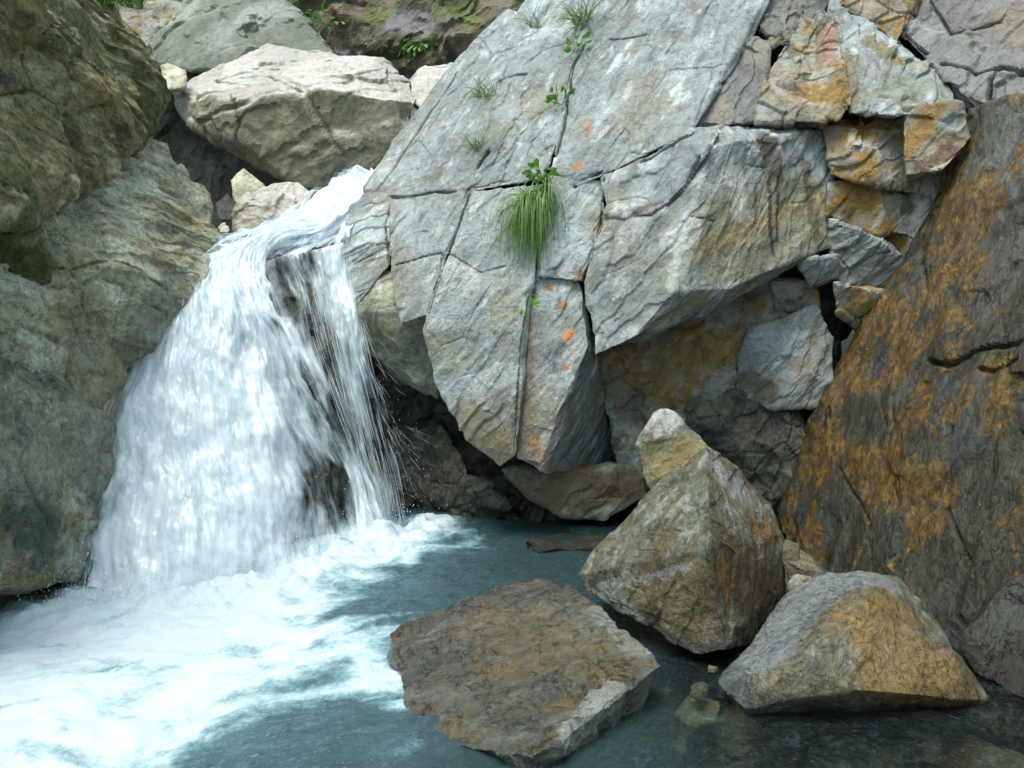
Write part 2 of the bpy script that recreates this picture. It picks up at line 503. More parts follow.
JOINTS = [([(583,45),(572,70),(566,110),(563,130),(556,155),(545,172),(541,182)], .009, .05), ([(541,182),(539,230),(538,270),(530,300),(523,335),(519,390),(516,455)], .011, .06),
          ([(487,150),(478,165),(470,193),(463,210),(458,225),(447,252),(440,270),(428,312)], .009, .05), ([(388,197),(410,196),(435,192),(455,193),(467,190)], .008, .04),
          ([(392,200),(385,225),(389,262)], .007, .03), ([(455,75),(441,98),(430,112),(418,133),(405,150),(385,182)], .007, .03),
          ([(553,172),(575,186),(600,172),(640,160),(665,148),(692,133)], .009, .05), ([(605,180),(604,200),(601,226),(591,258),(582,280)], .008, .04),
          ([(699,158),(688,176),(680,191),(668,203),(650,214),(635,215)], .010, .05), ([(467,190),(500,181),(543,178)], .005, .012), ([(500,81),(526,75)], .012, .05),
          ([(609,38),(628,38),(646,34)], .006, .016), ([(446,251),(480,271),(505,265)], .005, .012), ([(395,264),(446,250)], .006, .02),
          ([(692,217),(715,222)], .005, .015)]

def rock(name, hulls, vox=0.014, t=0.6, shrink=0.12, style='grey', seed=1, parent=None, mat=None, fol=(0, 35, 20),
         big=(0.03, 1.6), chip=((2.6, 0.028), (8.0, 0.009)), crack=0.012, step=0.012, mid=(0.010, 3.4), fine=0.0045, grow=0.0, wrp=1.0, stretch=(1.0, 1.0, 1.0),
         stains=(), joints=(), post=None, key=None, label=None, cat=None, group=None, kind=None, wet=None, extra=None):
    bm = bmesh.new()
    if not isinstance(hulls[0], (list, dict)): hulls = [hulls]
    for h in hulls:
        if isinstance(h, dict): hull_into(bm, h['p'], h.get('t', t), h.get('shrink', shrink), h.get('up', 0.0), grow)
        else: hull_into(bm, h, t, shrink, 0.0, grow)
    me = voxel(bm, vox)
    co, no = get_cn(me)
    k = rot(*fol)
    q = grain_dir(co, k, *stretch)
    d = big[0] * fbm(co * big[1], 3, seed)
    warp = np.stack([perlin(q * 1.7 + 3, seed + 21), perlin(q * 1.7 + 7, seed + 22), perlin(q * 1.7 + 11, seed + 23)], 1) * 0.35 * wrp
    for j, (fq, am) in enumerate(chip):
        qq = (q + warp * (0.6 if j else 0.35)) * fq
        d = d + am * 1.7 * (facets(qq, seed + 131 + j, .6, .85, .6) - 0.1)
        if step and j == 0:
            f1, f2, off, rnd = cells(qq * 1.3, seed + 31 + j)
            d = d + step * (rnd[:, 0] - 0.5) * ss(0.0, 0.10, f2 - f1)
        if crack and j == 0:
            f1, f2, off, rnd = cells(qq * 0.8, seed + 36 + j)
            part = ss(-0.05, 0.25, fbm(co * 0.9, 2, seed + 77))
            d = d - crack * ss(0.05, 0.0, f2 - f1) * part
    # splintered plates along the bedding, then small chips, in patches
    rough_patch = ss(-0.25, 0.35, fbm(co * 1.2 + 2, 3, seed + 64))
    qb = (q + warp * .4) * mid[1]
    d = d + mid[0] * 2.0 * rough_patch * (facets(qb * np.array([2.6, 1, 1], np.float32), seed + 163, .6, .85, .9) - .15)
    lg = q[:, 0] * mid[1] * 1.5 + (0.4 + 0.9 * wrp) * fbm(co * 1.7, 4, seed + 66)
    sw = lg - np.floor(lg)
    d = d + mid[0] * 1.6 * (ss(0.0, 0.92, sw) - ss(0.92, 1.0, sw) - .5) * ss(-0.1, 0.25, fbm(co * 1.1 + 4, 3, seed + 67))
    d = d + fine * 2.0 * (facets(q * 15, seed + 171, .6, .9, .9) - .1) * (0.35 + 0.65 * rough_patch) + fine * 0.5 * fbm(q * 30, 3, seed + 60, 0.6)
    dirt = np.zeros(len(co), np.float32)
    if joints:
        wob = 0.008 * fbm(co * 12, 3, 777)
        for dist, wd, dp in joint_distance(co, me, joints):
            dd = np.abs(dist + wob * ss(0.0, .02, dist))
            g = np.exp(-(dd / wd) ** 2)
            d = d - dp * g
            d = d - dp * 0.25 * np.exp(-(dd / (wd * 4)) ** 2) * ss(-.2, .3, fbm(co * 3, 2, 778))
            dirt = np.maximum(dirt, np.exp(-(dd / (wd * .9)) ** 2))
    co2 = co + no * d[:, None]
    if post: co2 = post(co2, no)
    set_co(me, co2)
    co2, no2 = get_cn(me)
    c, rg = STY[style](co2, no2, seed, k)
    # each fracture face weathered a little differently
    f1, f2, off, rnd = cells((q + warp * 0.35) * chip[0][0], seed + 31)
    c = c * (0.86 + 0.28 * rnd[:, 2:3])
    c = mixc(c, (0.06, 0.065, 0.035), 0.65 * dirt)             # soil and moss in the joints
    if stains:
        bv = BVHTree.FromPolygons([Vector(v) for v in co2], [tuple(f.vertices) for f in me.polygons])
        for s in stains:
            col, rad, st = s['c'], s['r'], s.get('s', 0.9)
            pts = []
            for (x, y) in s['p']:
                loc = bv.ray_cast(Vector((0, 0, CAM_H)), Vector(ray(x, y)).normalized())[0]
                if loc is not None: pts.append(np.array(loc, np.float32))
            if not pts: continue
            segs = list(zip(pts[:-1], pts[1:])) or [(pts[0], pts[0])]
            dist = np.full(len(co2), 9.0, np.float32)
            for a, b in segs:
                ab = b - a; L2 = max(float(ab @ ab), 1e-9)
                h = np.clip(((co2 - a) @ ab) / L2, 0, 1)
                dist = np.minimum(dist, np.linalg.norm(co2 - a - h[:, None] * ab, axis=1))
            rag = s.get('rag', 0.6 if rad > .08 else 1.1)
            dist = dist + rad * rag * fbm(co2 * (s.get('f', 1.2) / rad), 4, seed + 90, 0.6)
            m = st * ss(rad, rad * s.get('soft', 0.6), dist)
            c = mixc(c, col, m)
            if 'rough' in s: rg = rg * (1 - m) + s['rough'] * m
    wet_h = 0.10 if wet is None else wet          # the dark damp band just above the pool
    w = ss(wet_h + 0.06, wet_h - 0.03, co2[:, 2] + 0.05 * fbm(co2 * 3, 3, seed + 5))
    c = c * (1 - 0.5 * w[:, None]); rg = rg * (1 - w) + 0.2 * w
    if extra is not None: set_attr(me, "rust", extra(co2).astype(np.float32))
    set_attr(me, "col", np.clip(c, 0.01, 0.9)); set_attr(me, "rough", np.clip(rg - 0.12, -0.04, 1))
    me.polygons.foreach_set("use_smooth", np.full(len(me.polygons), SMOOTH))
    BVHS[key or name] = BVHTree.FromPolygons([Vector(v) for v in co2], [tuple(f.vertices) for f in me.polygons])
    o = link_mesh(name, me, mat or M_ROCK, parent)
    return tag(o, label, cat, group, kind)

ORANGE = (0.36, 0.175, 0.065)
GREYD = (0.07, 0.065, 0.05)

# ================================================================== LARGE STRUCTURE
# ---- stream bed and the land under everything
def grid_mesh(xs, ys, zf):
    nx, ny = len(xs), len(ys)
    X, Y = np.meshgrid(xs, ys)
    p = np.stack([X.ravel(), Y.ravel(), np.zeros(nx * ny)], 1).astype(np.float32)
    p[:, 2] = zf(p)
    i = np.arange(nx * ny).reshape(ny, nx)
    f = np.stack([i[:-1, :-1].ravel(), i[:-1, 1:].ravel(), i[1:, 1:].ravel(), i[1:, :-1].ravel()], 1)
    me = bpy.data.meshes.new("grid")
    me.from_pydata(p.tolist(), [], f.tolist())
    me.polygons.foreach_set("use_smooth", np.ones(len(me.polygons), bool))
    return me, p

xs = np.concatenate([[-120, -60, -30, -16, -12, -10, -9, -8, -7.5], np.arange(-7, 6.01, 0.05), [6.5, 7, 7.5, 8, 9, 15, 30, 60, 120]])
ys = np.concatenate([[-60, -30, -20, -16, -14, -12, -10, -8, -6, -4, -2, 0], np.arange(1.5, 8.01, 0.05), [9, 10, 11, 12, 14, 18, 30, 60, 120]])
def bed_z(p):
    x, y = p[:, 0], p[:, 1]
    f1, f2, off, rnd = cells(np.stack([x * 2.6, y * 2.6, 0 * x], 1), 5)
    st = ss(0.65, 0.15, f1) * (0.06 + 0.13 * rnd[:, 0])
    shallow = ss(0.1, 1.2, x)
    return -0.85 + 0.52 * shallow + st + 0.05 * fbm(p * 1.3, 3, 4) + ss(8.0, 13.0, y) * 3.4 + 4 * ss(-5, -9, x) * ss(5.5, 3, y) + 3 * ss(3.8, 8, x) * ss(4.5, 2, y) + 4 * ss(-9, -16, y) + ss(9, 40, np.abs(x)) * 6  # side and rear banks, out of view, added and sized to block low skylight
me, p = grid_mesh(xs, ys, bed_z)
c = np.tile(np.array([0.16, 0.16, 0.125], np.float32), (len(p), 1))
f1, f2, off, rnd = cells(np.stack([p[:, 0] * 2.6, p[:, 1] * 2.6, 0 * p[:, 0]], 1), 5)
c = c * (0.6 + 1.3 * rnd[:, 1:2]); c = mixc(c, (0.26, 0.16, 0.08), 0.6 * (rnd[:, 2] > 0.6))
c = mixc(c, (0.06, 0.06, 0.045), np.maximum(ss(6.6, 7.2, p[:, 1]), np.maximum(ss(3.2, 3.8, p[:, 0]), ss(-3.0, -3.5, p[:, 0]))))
set_attr(me, "col", c); set_attr(me, "rough", np.full(len(p), 0.5))
bed = link_mesh("stream_bed", me, M_ROCK, None, np.zeros(3)); tag(bed, kind="structure")

# ---- the grey cliff: a core and the blocks its joints cut it into
CL = empty("rock_cliff", P(560, 520, 7.0) * np.array([1, 1, 0]),
           "big pale grey jointed cliff right of the waterfall with a grass tuft in its crack", "cliff")
def blk(name, pts, seed, key, dy=0.0, **kw):
    pts = [(q[0], q[1], q[2] + dy) for q in pts]
    kw.setdefault('t', 0.7); kw.setdefault('grow', 0.026)
    if kw.get('style', 'grey') in ('grey', 'purple'):
        kw.setdefault('big', (.02, 1.3)); kw.setdefault('chip', ((2.0, .016), (6.5, .007))); kw.setdefault('step', .012); kw.setdefault('stretch', (2.4, .9, .9)); kw.setdefault('fine', .0035); kw.setdefault('mid', (.008, 2.0)); kw.setdefault('crack', .012); kw.setdefault('vox', .012)
    if kw.get('style') == 'rust': seed = 33
    if kw.get('style', 'grey') == 'grey':
        seed = 11; kw.setdefault('joints', JOINTS)
    return rock(name, pts, seed=seed, parent=CL, key=key, **kw)

rock("bedrock", [
    {'p': [(400,210,7.6),(545,190,7.35),(560,-40,8.9),(512,12,9.1),(436,110,8.5),(384,180,7.9),(450,380,7.3),(520,440,6.9),(640,440,7.0)], 't': 1.5},
    {'p': [(600,-60,8.8),(1000,-90,7.5),(980,110,6.5),(820,130,6.85),(690,140,6.95),(560,190,7.4),(590,400,7.2),(640,460,7.3),(760,420,7.1),(850,330,6.75),(930,230,6.3)], 't': 2.0},
    {'p': [(640,390,6.9),(840,340,6.6),(800,520,6.7),(640,560,7.2)], 't': 1.0}],
    vox=0.03, style='dark', seed=3, parent=CL, key='core', mat=M_WET, chip=((3.0, 0.06), (9, 0.015)))
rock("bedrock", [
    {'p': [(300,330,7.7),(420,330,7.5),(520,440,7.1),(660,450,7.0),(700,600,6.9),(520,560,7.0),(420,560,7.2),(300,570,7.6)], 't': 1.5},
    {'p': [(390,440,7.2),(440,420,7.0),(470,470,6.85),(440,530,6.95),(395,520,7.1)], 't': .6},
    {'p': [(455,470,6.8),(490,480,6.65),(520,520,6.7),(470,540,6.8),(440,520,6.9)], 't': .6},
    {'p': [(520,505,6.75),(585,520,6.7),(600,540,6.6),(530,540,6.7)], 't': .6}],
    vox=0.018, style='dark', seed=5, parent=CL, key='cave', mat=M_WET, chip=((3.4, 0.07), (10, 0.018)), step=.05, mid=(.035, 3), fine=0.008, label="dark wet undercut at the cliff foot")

blk("rock_block", [(507,10,8.3),(532,22,8.15),(455,62,8.0),(430,98,7.85),(395,142,7.65),(368,188,7.4),(393,199,7.2),(464,192,6.9),(488,135,7.1),(500,75,7.5)], 11, 'a1', style='grey')
blk("rock_block", [(503,75,7.55),(525,28,7.9),(578,32,7.7),(579,62,7.45),(562,122,7.02),(543,175,6.74),(467,190,6.86),(490,130,7.05)], 12, 'a2', grow=0.036,
    stains=[dict(p=[(475,100),(480,85)], r=0.06, c=ORANGE, s=.5), dict(p=[(468,150),(480,120)], r=0.13, c=(.27,.23,.15), s=.6)])
blk("rock_block", [(512,24,8.15),(524,8,8.3),(545,-25,8.3),(620,-25,7.9),(600,40,7.62),(575,46,7.62),(560,48,7.7),(528,40,7.95)], 13, 'a3')
blk("rock_block", [(372,190,7.36),(391,200,7.15),(389,262,6.86),(350,314,6.72),(344,240,7.05),(354,212,7.25)], 14, 'a4', style='grey', fol=(0, 60, 10))
blk("rock_block", [(351,312,6.74),(386,268,6.92),(430,315,6.62),(440,340,6.62),(436,395,6.8),(400,378,6.88),(360,345,6.86)], 15, 'a5', style='bulge', t=0.5, fol=(0,60,0))
blk("rock_block", [(391,202,7.12),(464,196,6.84),(446,250,6.54),(428,312,6.38),(401,322,6.46),(392,265,6.75)], 16, 'a6')
blk("rock_block", [(469,195,6.8),(543,186,6.64),(534,270,6.36),(519,330,6.18),(516,452,6.05),(500,463,6.12),(470,440,6.18),(440,385,6.27),(425,330,6.33),(446,253,6.5)], 17, 'a7',
    stains=[dict(p=[(470,425),(500,455)], r=0.22, c=(.20,.165,.085), s=.75), dict(p=[(450,270),(470,285)], r=0.12, c=(.5,.52,.52), s=.6),
            dict(p=[(505,285),(500,330)], r=0.13, c=(.22,.2,.12), s=.4)])
blk("rock_block", [(540,272,6.42),(578,272,6.38),(588,347,6.12),(560,410,6.08),(542,460,6.06),(547,471,6.1),(518,456,6.14),(524,335,6.28),(617,455,7.2),(613,470,7.2),(592,352,6.3)], 18, 'a8',
    stains=[dict(p=[(526,330),(522,400),(530,455)], r=0.1, c=(.17,.13,.08), s=.75), dict(p=[(549,288)], r=0.04, c=ORANGE), dict(p=[(563,305)], r=0.045, c=ORANGE),
            dict(p=[(568,335)], r=0.065, c=(.5,.22,.08)), dict(p=[(566,367)], r=0.04, c=ORANGE), dict(p=[(535,440),(548,470)], r=0.06, c=(.3,.17,.06), s=.7)])
blk("rock_block", [(552,180,6.66),(603,184,6.52),(601,225,6.42),(583,278,6.28),(540,272,6.38)], 19, 'a9', grow=0.036, big=(.05, 2.2),
    stains=[dict(p=[(578,275)], r=.05, c=(.25,.15,.08)), dict(p=[(604,198),(598,230)], r=.04, c=(.3,.2,.12), s=.5)])
blk("rock_block", [(582,50,7.4),(600,-70,8.0),(800,-70,7.5),(748,40,6.92),(690,130,6.36),(618,166,6.48),(580,183,6.6),(553,172,6.72)], 20, 'b1', grow=0.036, t=0.9,
    stains=[dict(p=[(578,166)], r=0.055, c=ORANGE), dict(p=[(585,120),(588,135)], r=0.05, c=(.38,.22,.1), s=.6), dict(p=[(614,130)], r=.03, c=ORANGE, s=.6)])
blk("rock_block", [(606,178,6.5),(640,166,6.36),(692,134,6.16),(716,136,6.08),(698,160,5.98),(680,190,5.98),(652,214,6.12),(614,212,6.3)], 21, 'b2', grow=0.045, big=(.05, 2.4))
blk("rock_block", [(606,217,6.34),(585,282,6.24),(596,354,6.0),(636,334,5.82),(674,290,5.72),(692,217,5.86),(712,150,6.0),(700,163,6.02),(652,216,6.14),
    (842,126,6.62),(690,130,6.36),(820,152,6.5),(829,243,6.36),(730,285,5.86),(704,313,5.95)], 22, 'b3', vox=0.013, t=0.75, shrink=0.2, crack=.006,
    chip=((2.2, 0.022), (8.0, 0.008)),
    stains=[dict(p=[(735,240),(805,215)], r=0.38, c=(.21,.205,.135), s=.85, rag=.4), dict(p=[(700,250),(820,200)], r=0.09, c=(.34,.24,.1), s=.45, f=.6),
            dict(p=[(690,230),(676,280)], r=0.1, c=(.5,.5,.46), s=.6), dict(p=[(735,175),(740,210)], r=.1, c=(.5,.5,.46), s=.6),
            dict(p=[(768,140),(775,170)], r=.12, c=(.085,.07,.05), s=.88, rag=.5), dict(p=[(770,175),(770,225),(774,255)], r=.022, c=(.05,.035,.03), s=.9),
            dict(p=[(779,175),(777,240)], r=.02, c=(.06,.04,.03), s=.9), dict(p=[(756,185),(755,222)], r=.018, c=(.1,.08,.06), s=.8),
            dict(p=[(805,165),(812,210),(818,240)], r=.05, c=(.1,.075,.05), s=.8), dict(p=[(640,215),(650,205)], r=.04, c=ORANGE, s=.7),
            dict(p=[(660,320),(700,300)], r=.06, c=(.22,.22,.1), s=.6)])
# stained and broken blocks right of the overhang
RU = dict(style='rust', chip=((3.0, 0.028), (9, 0.010)), crack=.02, step=.05, mid=(.012, 3.0), grow=.04, vox=.011)
blk("rock_block", [(824,122,6.2),(866,114,6.1),(858,142,5.95),(833,168,6.02)], 31, 'c1', dy=.3, **RU)
blk("rock_block", [(862,116,6.12),(925,108,6.0),(905,150,5.9),(915,190,5.92),(870,180,5.9),(834,172,6.02),(858,145,5.96)], 32, 'c2', dy=.3, **RU)
blk("rock_block", [(905,110,5.98),(958,108,5.75),(968,138,5.7),(940,165,5.72),(908,172,5.85)], 33, 'c3', dy=.15, **RU, stains=[dict(p=[(935,113),(905,150)], r=.1, c=(.25,.14,.025), s=.85), dict(p=[(950,150),(925,165)], r=.08, c=(.11,.06,.04), s=.85), dict(p=[(950,122)], r=.09, c=(.22,.25,.26), s=.8)])
blk("rock_block", [(832,184,6.06),(880,186,5.98),(912,205,5.95),(918,232,5.95),(875,230,5.97),(832,215,6.05)], 34, 'c4', dy=.3, **RU)
blk("rock_block", [(831,222,6.02),(860,232,5.88),(912,262,5.86),(910,282,5.9),(880,292,6.0),(845,285,6.02),(833,262,6.05)], 35, 'c5', dy=.3, style='grey', chip=((3.4, 0.04), (10, 0.012)), crack=.02)
blk("rock_block", [(838,286,6.15),(884,296,6.1),(890,312,6.15),(862,330,6.3),(842,312,6.2)], 36, 'c6', **RU)
blk("rock_block", [(800,262,6.25),(835,258,6.2),(836,276,6.25),(812,284,6.3)], 37, 'c7')
blk("rock_block", [(776,284,6.4),(812,282,6.36),(816,310,6.42),(778,312,6.48)], 38, 'c8', **RU)
blk("rock_block", [(752,330,6.42),(815,308,6.36),(832,340,6.3),(828,378,6.25),(815,404,6.3),(775,404,6.38),(738,392,6.5),(742,355,6.48)], 39, 'e1', style='grey', chip=((2.6, 0.03), (9, 0.01)), crack=.006,
    stains=[dict(p=[(750,380),(765,395)], r=.12, c=(.13,.11,.06), s=.8), dict(p=[(800,370)], r=.14, c=(.28,.22,.12), s=.5)])
blk("rock_block", [(592,330,6.75),(700,320,6.62),(770,280,6.5),(795,300,6.5),(748,400,6.5),(660,425,6.55),(628,462,6.62),(612,440,6.65)], 40, 'e2', style='rust', t=.5, crack=.02, step=.04, mid=(.02, 3),
    stains=[dict(p=[(640,390),(720,345)], r=.2, c=(.26,.18,.06), s=.6), dict(p=[(625,410),(640,400)], r=.13, c=(.12,.12,.11), s=.6)])
blk("rock_block", [(690,402,6.5),(740,396,6.5),(800,408,6.45),(795,430,6.4),(770,470,6.35),(800,520,6.2),(760,540,6.3),(690,480,6.5)], 41, 'e3', style='dark', mat=M_WET, chip=((4.0, 0.07), (11, 0.018)), step=.04, mid=(.03, 4), 
    stains=[dict(p=[(700,405),(720,405)], r=.12, c=(.17,.15,.11), s=.7)])
blk("rock_block", [(505,470,6.55),(575,474,6.45),(638,466,6.5),(648,498,6.45),(602,520,6.45),(560,512,6.5),(522,492,6.6)], 42, 'e4', style='bulge', t=.6,
    stains=[dict(p=[(540,490),(620,490)], r=.25, c=(.13,.08,.045), s=.7)])
blk("rock_block", [(616,452,6.52),(642,452,6.5),(646,468,6.5),(620,468,6.55)], 43, 'e5')
blk("rock_block", [(896,172,6.4),(935,158,6.2),(966,140,6.1),(940,200,6.1),(928,240,6.12),(905,300,6.3),(878,318,6.4),(896,230,6.35)], 44, 'c9', **RU)
# jagged upper blocks
blk("rock_block", [(742,42,6.95),(768,45,6.85),(756,118,6.42),(692,127,6.42)], 51, 'f0', style='purple', chip=((2.5,.03),(8,.01)), grow=.035,
    stains=[dict(p=[(715,110)], r=.15, c=(.27,.22,.16), s=.6)])
blk("rock_block", [(752,20,7.2),(780,0,7.2),(800,10,7.1),(790,40,6.85),(772,45,6.85)], 52, 'f1', style='purple', chip=((3.5,.05),(9,.014)), step=.05, grow=.04)
blk("rock_block", [(758,2,7.3),(756,18,7.1),(778,43,6.85),(790,24,6.95),(800,4,7.15),(822,16,7.05),(826,-8,7.2),(790,-20,7.4)], 58, 'f7', style='dark', chip=((4,.05),(10,.014)), step=.05, grow=.03, stains=[dict(p=[(770,15),(800,10)], r=.3, c=(.16,.16,.15), s=.8)])
blk("rock_block", [(800,18,7.0),(815,28,6.9),(812,95,6.5),(822,118,6.36),(758,120,6.4),(765,85,6.55)], 53, 'f2', **RU)
blk("rock_block", [(818,14,7.0),(835,25,6.8),(842,60,6.45),(850,100,6.3),(838,118,6.32),(814,108,6.42),(810,80,6.6)], 54, 'f3', **RU, stains=[dict(p=[(828,30),(824,60)], r=.1, c=(.3,.16,.11), s=.8)])
blk("rock_block", [(826,-10,7.3),(850,15,6.9),(900,50,6.6),(945,82,6.3),(955,106,6.1),(905,112,6.12),(850,110,6.3),(838,40,6.7)], 55, 'f4', style='grey', t=.8, grow=.04, chip=((2.2, .03), (7, .012)), step=.05, mid=(.02, 2.6), stains=[dict(p=[(870,40),(900,60)], r=.08, c=(.16,.12,.05), s=.8), dict(p=[(840,60),(850,100)], r=.15, c=(.18,.15,.08), s=.7), dict(p=[(900,85),(940,95)], r=.12, c=(.2,.22,.15), s=.6)])
blk("rock_block", [(850,-60,7.4),(930,-60,7.1),(905,20,6.75),(895,40,6.7),(845,0,7.05)], 56, 'f5', **RU, t=.6)
blk("rock_block", [(906,36,6.75),(930,-30,7.0),(1140,-70,6.0),(1140,110,5.3),(985,112,5.9),(950,80,6.3)], 57, 'f6', style='purple', t=1.0, vox=.014, grow=.04, chip=((1.8, .05), (6, .018)), step=.05, mid=(.02, 2.0),
    joints=[([(905,36),(925,50),(935,75),(960,100)], .012, .05), ([(985,110),(990,75),(1000,60),(1024,70)], .014, .07), ([(940,60),(975,70),(1000,60)], .009, .03), ([(930,0),(950,30),(1000,20)], .008, .03)])

# ---- the rust-stained wall at the right
def rust_amount(p):
    f = 0.47 + 0.75 * fbm(p * 2.2, 5, 661, .62)
    for (x, y, Y, r, w) in ((900, 300, 5.75, .5, .16), (850, 400, 5.9, .6, .12), (930, 520, 4.9, .6, .08), (960, 250, 5.4, .3, .12), (985, 330, 4.8, .3, -.18),
                            (1000, 160, 5.0, .45, -.2), (1010, 520, 4.2, .4, -.12), (830, 560, 5.4, .35, -.2), (870, 480, 5.5, .3, -.1)):
        f = f + w * np.exp(-(np.linalg.norm(p - P(x, y, Y), axis=1) / r) ** 2)
    return f
def on_plane(A, B, C, px, py, back=0.0):
    n = np.cross(B - A, C - A); d = ray(px, py); o = np.array([0, 0, CAM_H])
    q = o + d * (((A - o) @ n) / (d @ n))
    return q + d / np.linalg.norm(d) * back
WA, WB, WC = P(785, 490, 6.25), P(972, 108, 5.95), Z(1024, 690, 0)
WALL = rock("rock_wall", [
    {'p': [on_plane(WA, WB, WC, *q) for q in ((972,108,.06),(925,235,.0),(865,322,.02),(800,440,.0),(778,505,.05),(1024,400,-.03),(1150,60,.0),(1150,420,.0),(1150,760,.0),(990,740,0),(800,640,0))], 't': .9, 'shrink': .05}],
    vox=.013, style='ochre', mat=M_OCHRE, seed=61, fol=(0, 25, 0), big=(.06, .9), chip=((1.4, .045), (4.0, .02), (9, .008)), wrp=.4, crack=.014, step=.045, mid=(.014, 3.0), fine=.006, stretch=(1, 1, .6),
    extra=rust_amount, joints=[([(930,362),(950,366),(975,352),(1000,348),(1024,344)], .014, .06), ([(985,372),(1000,374),(1024,362)], .01, .04), ([(935,180),(915,230),(925,300),(918,318)], .012, .05), ([(842,470),(870,520),(880,600)], .01, .03), ([(960,430),(945,500),(965,560)], .01, .03), ([(905,330),(880,390),(890,430)], .009, .03)],
    stains=[dict(p=[(1000,120),(985,200)], r=.35, c=(.12,.12,.105), s=.75, rag=.9), dict(p=[(1010,250),(1000,300)], r=.2, c=(.085,.075,.07), s=.6, rag=.9)], label="steep wet rock wall stained rust orange and black at the right edge", cat="rock wall")
rock("boulder", [(958,645,4.02),(985,598,4.05),(1030,560,3.95),(1120,560,3.6),(1120,760,3.2),(1030,695,3.62),(975,672,3.9)], t=.5, vox=.012, style='ochre', mat=M_OCHRE, extra=lambda p: .38 + .3 * fbm(p * 2, 4, 662), seed=63,
     label="low dark smooth rock at the water's edge under the rust stained wall", cat="rock")

# ---- left wall of the gorge
LW = empty("rock_cliff", np.array([-3.4, 5.0, 0.0]), "rough mossy brown rock face overhanging a pale slope left of the waterfall", "cliff")
rock("rock_overhang", [
    {'p': [(-140,-120,3.9),(60,-120,7.2),(100,-5,7.3),(140,35,7.35),(163,92,7.2),(162,132,7.0),(126,146,6.3),(96,157,5.7),(70,185,5.2),(40,222,4.95),(0,222,4.6),(-140,260,3.4)], 't': 1.0},
    {'p': [(-20,190,4.75),(40,205,5.0),(48,280,5.0),(20,300,4.9),(-40,300,4.6)], 't': .8}],
    vox=.0135, style='mossy', seed=71, mat=M_ROUGH, parent=LW, key='l1', fol=(0, 40, -20), big=(.09, 1.3), chip=((1.4, .06), (3.6, .034), (8, .02), (16, .009)), wrp=.25, crack=.03, step=.08, mid=(.022, 2.6), fine=.009, stretch=(2.0, 1, 1),
    stains=[dict(p=[(20,225),(25,280)], r=.22, c=(.06,.085,.012), s=.85), dict(p=[(150,100),(155,130)], r=.35, c=(.06,.07,.02), s=.7), dict(p=[(60,20),(110,60)], r=.25, c=(.16,.17,.08), s=.5)])
rock("rock_slope", [
    {'p': [(110,130,7.4),(168,140,8.2),(205,205,7.5),(236,266,6.85),(186,290,6.3),(150,332,5.95),(122,388,5.62),(95,405,5.35),(40,350,5.0),(-60,320,4.3),(35,230,5.1),(70,180,5.7)], 't': 1.0}],
    vox=.0125, style='pale', seed=73, mat=M_ROUGH, parent=LW, key='l2', fol=(0, 35, -25), big=(.05, 1.4), chip=((1.5, .04), (4, .024), (9, .013), (18, .006)), wrp=.3, crack=.03, step=.06, mid=(.009, 2.4), fine=.007, stretch=(2.2, .9, .9),
    label="pale dry slope of the left rock face",
    stains=[dict(p=[(80,330),(110,390)], r=.3, c=(.2,.17,.1), s=.6), dict(p=[(170,290),(140,350)], r=.25, c=(.16,.17,.14), s=.6)])
rock("rock_bulge", [
    {'p': [(-140,330,3.6),(0,335,4.72),(50,360,5.05),(92,402,5.3),(112,428,5.42),(112,482,5.4),(92,540,5.15),(76,578,5.0),(0,590,4.6),(-140,620,3.6),(-60,440,4.0),(40,450,4.95)], 't': 1.2},
    {'p': [(-150,590,3.75),(0,570,4.85),(60,560,5.25),(60,640,5.2),(-150,720,3.9)], 't': 1.4}],
    vox=.0125, style='bulge', seed=75, mat=M_ROUGH, parent=LW, key='l3', fol=(0, 30, -20), big=(.06, 1.3), chip=((1.4, .045), (4, .022), (9, .012), (18, .005)), wrp=.3, crack=.02, step=.05, mid=(.014, 2.2), fine=.007,
    label="grey green bulge of the left rock face above the pool",
    stains=[dict(p=[(20,510),(40,540)], r=.2, c=(.05,.075,.06), s=.8), dict(p=[(10,450),(40,470)], r=.25, c=(.3,.29,.23), s=.6), dict(p=[(95,440),(100,480)], r=.2, c=(.24,.245,.22), s=.6)])

A = np.array
rock("rock_shoulder", [{'p': [A((-2.75,4.3,-.8)), A((-3.2,4.7,3.4)), A((-3.0,2.4,-.8)), A((-4.0,2.2,3.0)), A((-3.6,.6,-.8)), A((-4.5,.4,2.6)),
      A((-5.0,4.8,-.8)), A((-5.0,4.8,3.8)), A((-5.4,.4,-.8)), A((-5.4,.4,2.8))], 't': 0}], vox=.035, style='pale', seed=74, parent=LW, key='l4', mat=M_ROUGH,
     chip=((1.2, .09), (3.5, .04), (8, .018)), wrp=.3, crack=.03, step=.08, mid=(.02, 2.2))
rock("rock_shoulder", [{'p': [A((2.3,3.25,-.8)), A((3.9,3.6,4.6)), A((2.7,1.2,-.8)), A((4.0,1.0,4.4)), A((3.1,-.6,-.8)), A((4.3,-.8,4.2)),
      A((5.5,3.6,-.8)), A((5.5,3.6,4.8)), A((5.6,-.8,-.8)), A((5.6,-.8,4.6)), A((2.6,4.4,-.8)), A((4.3,4.6,4.6))], 't': 0}], vox=.035, style='ochre', seed=64, parent=WALL, key='w2', mat=M_OCHRE,
     chip=((1.2, .09), (3.5, .04), (8, .018)), wrp=.3, crack=.03, step=.08, mid=(.02, 2.2), extra=rust_amount)

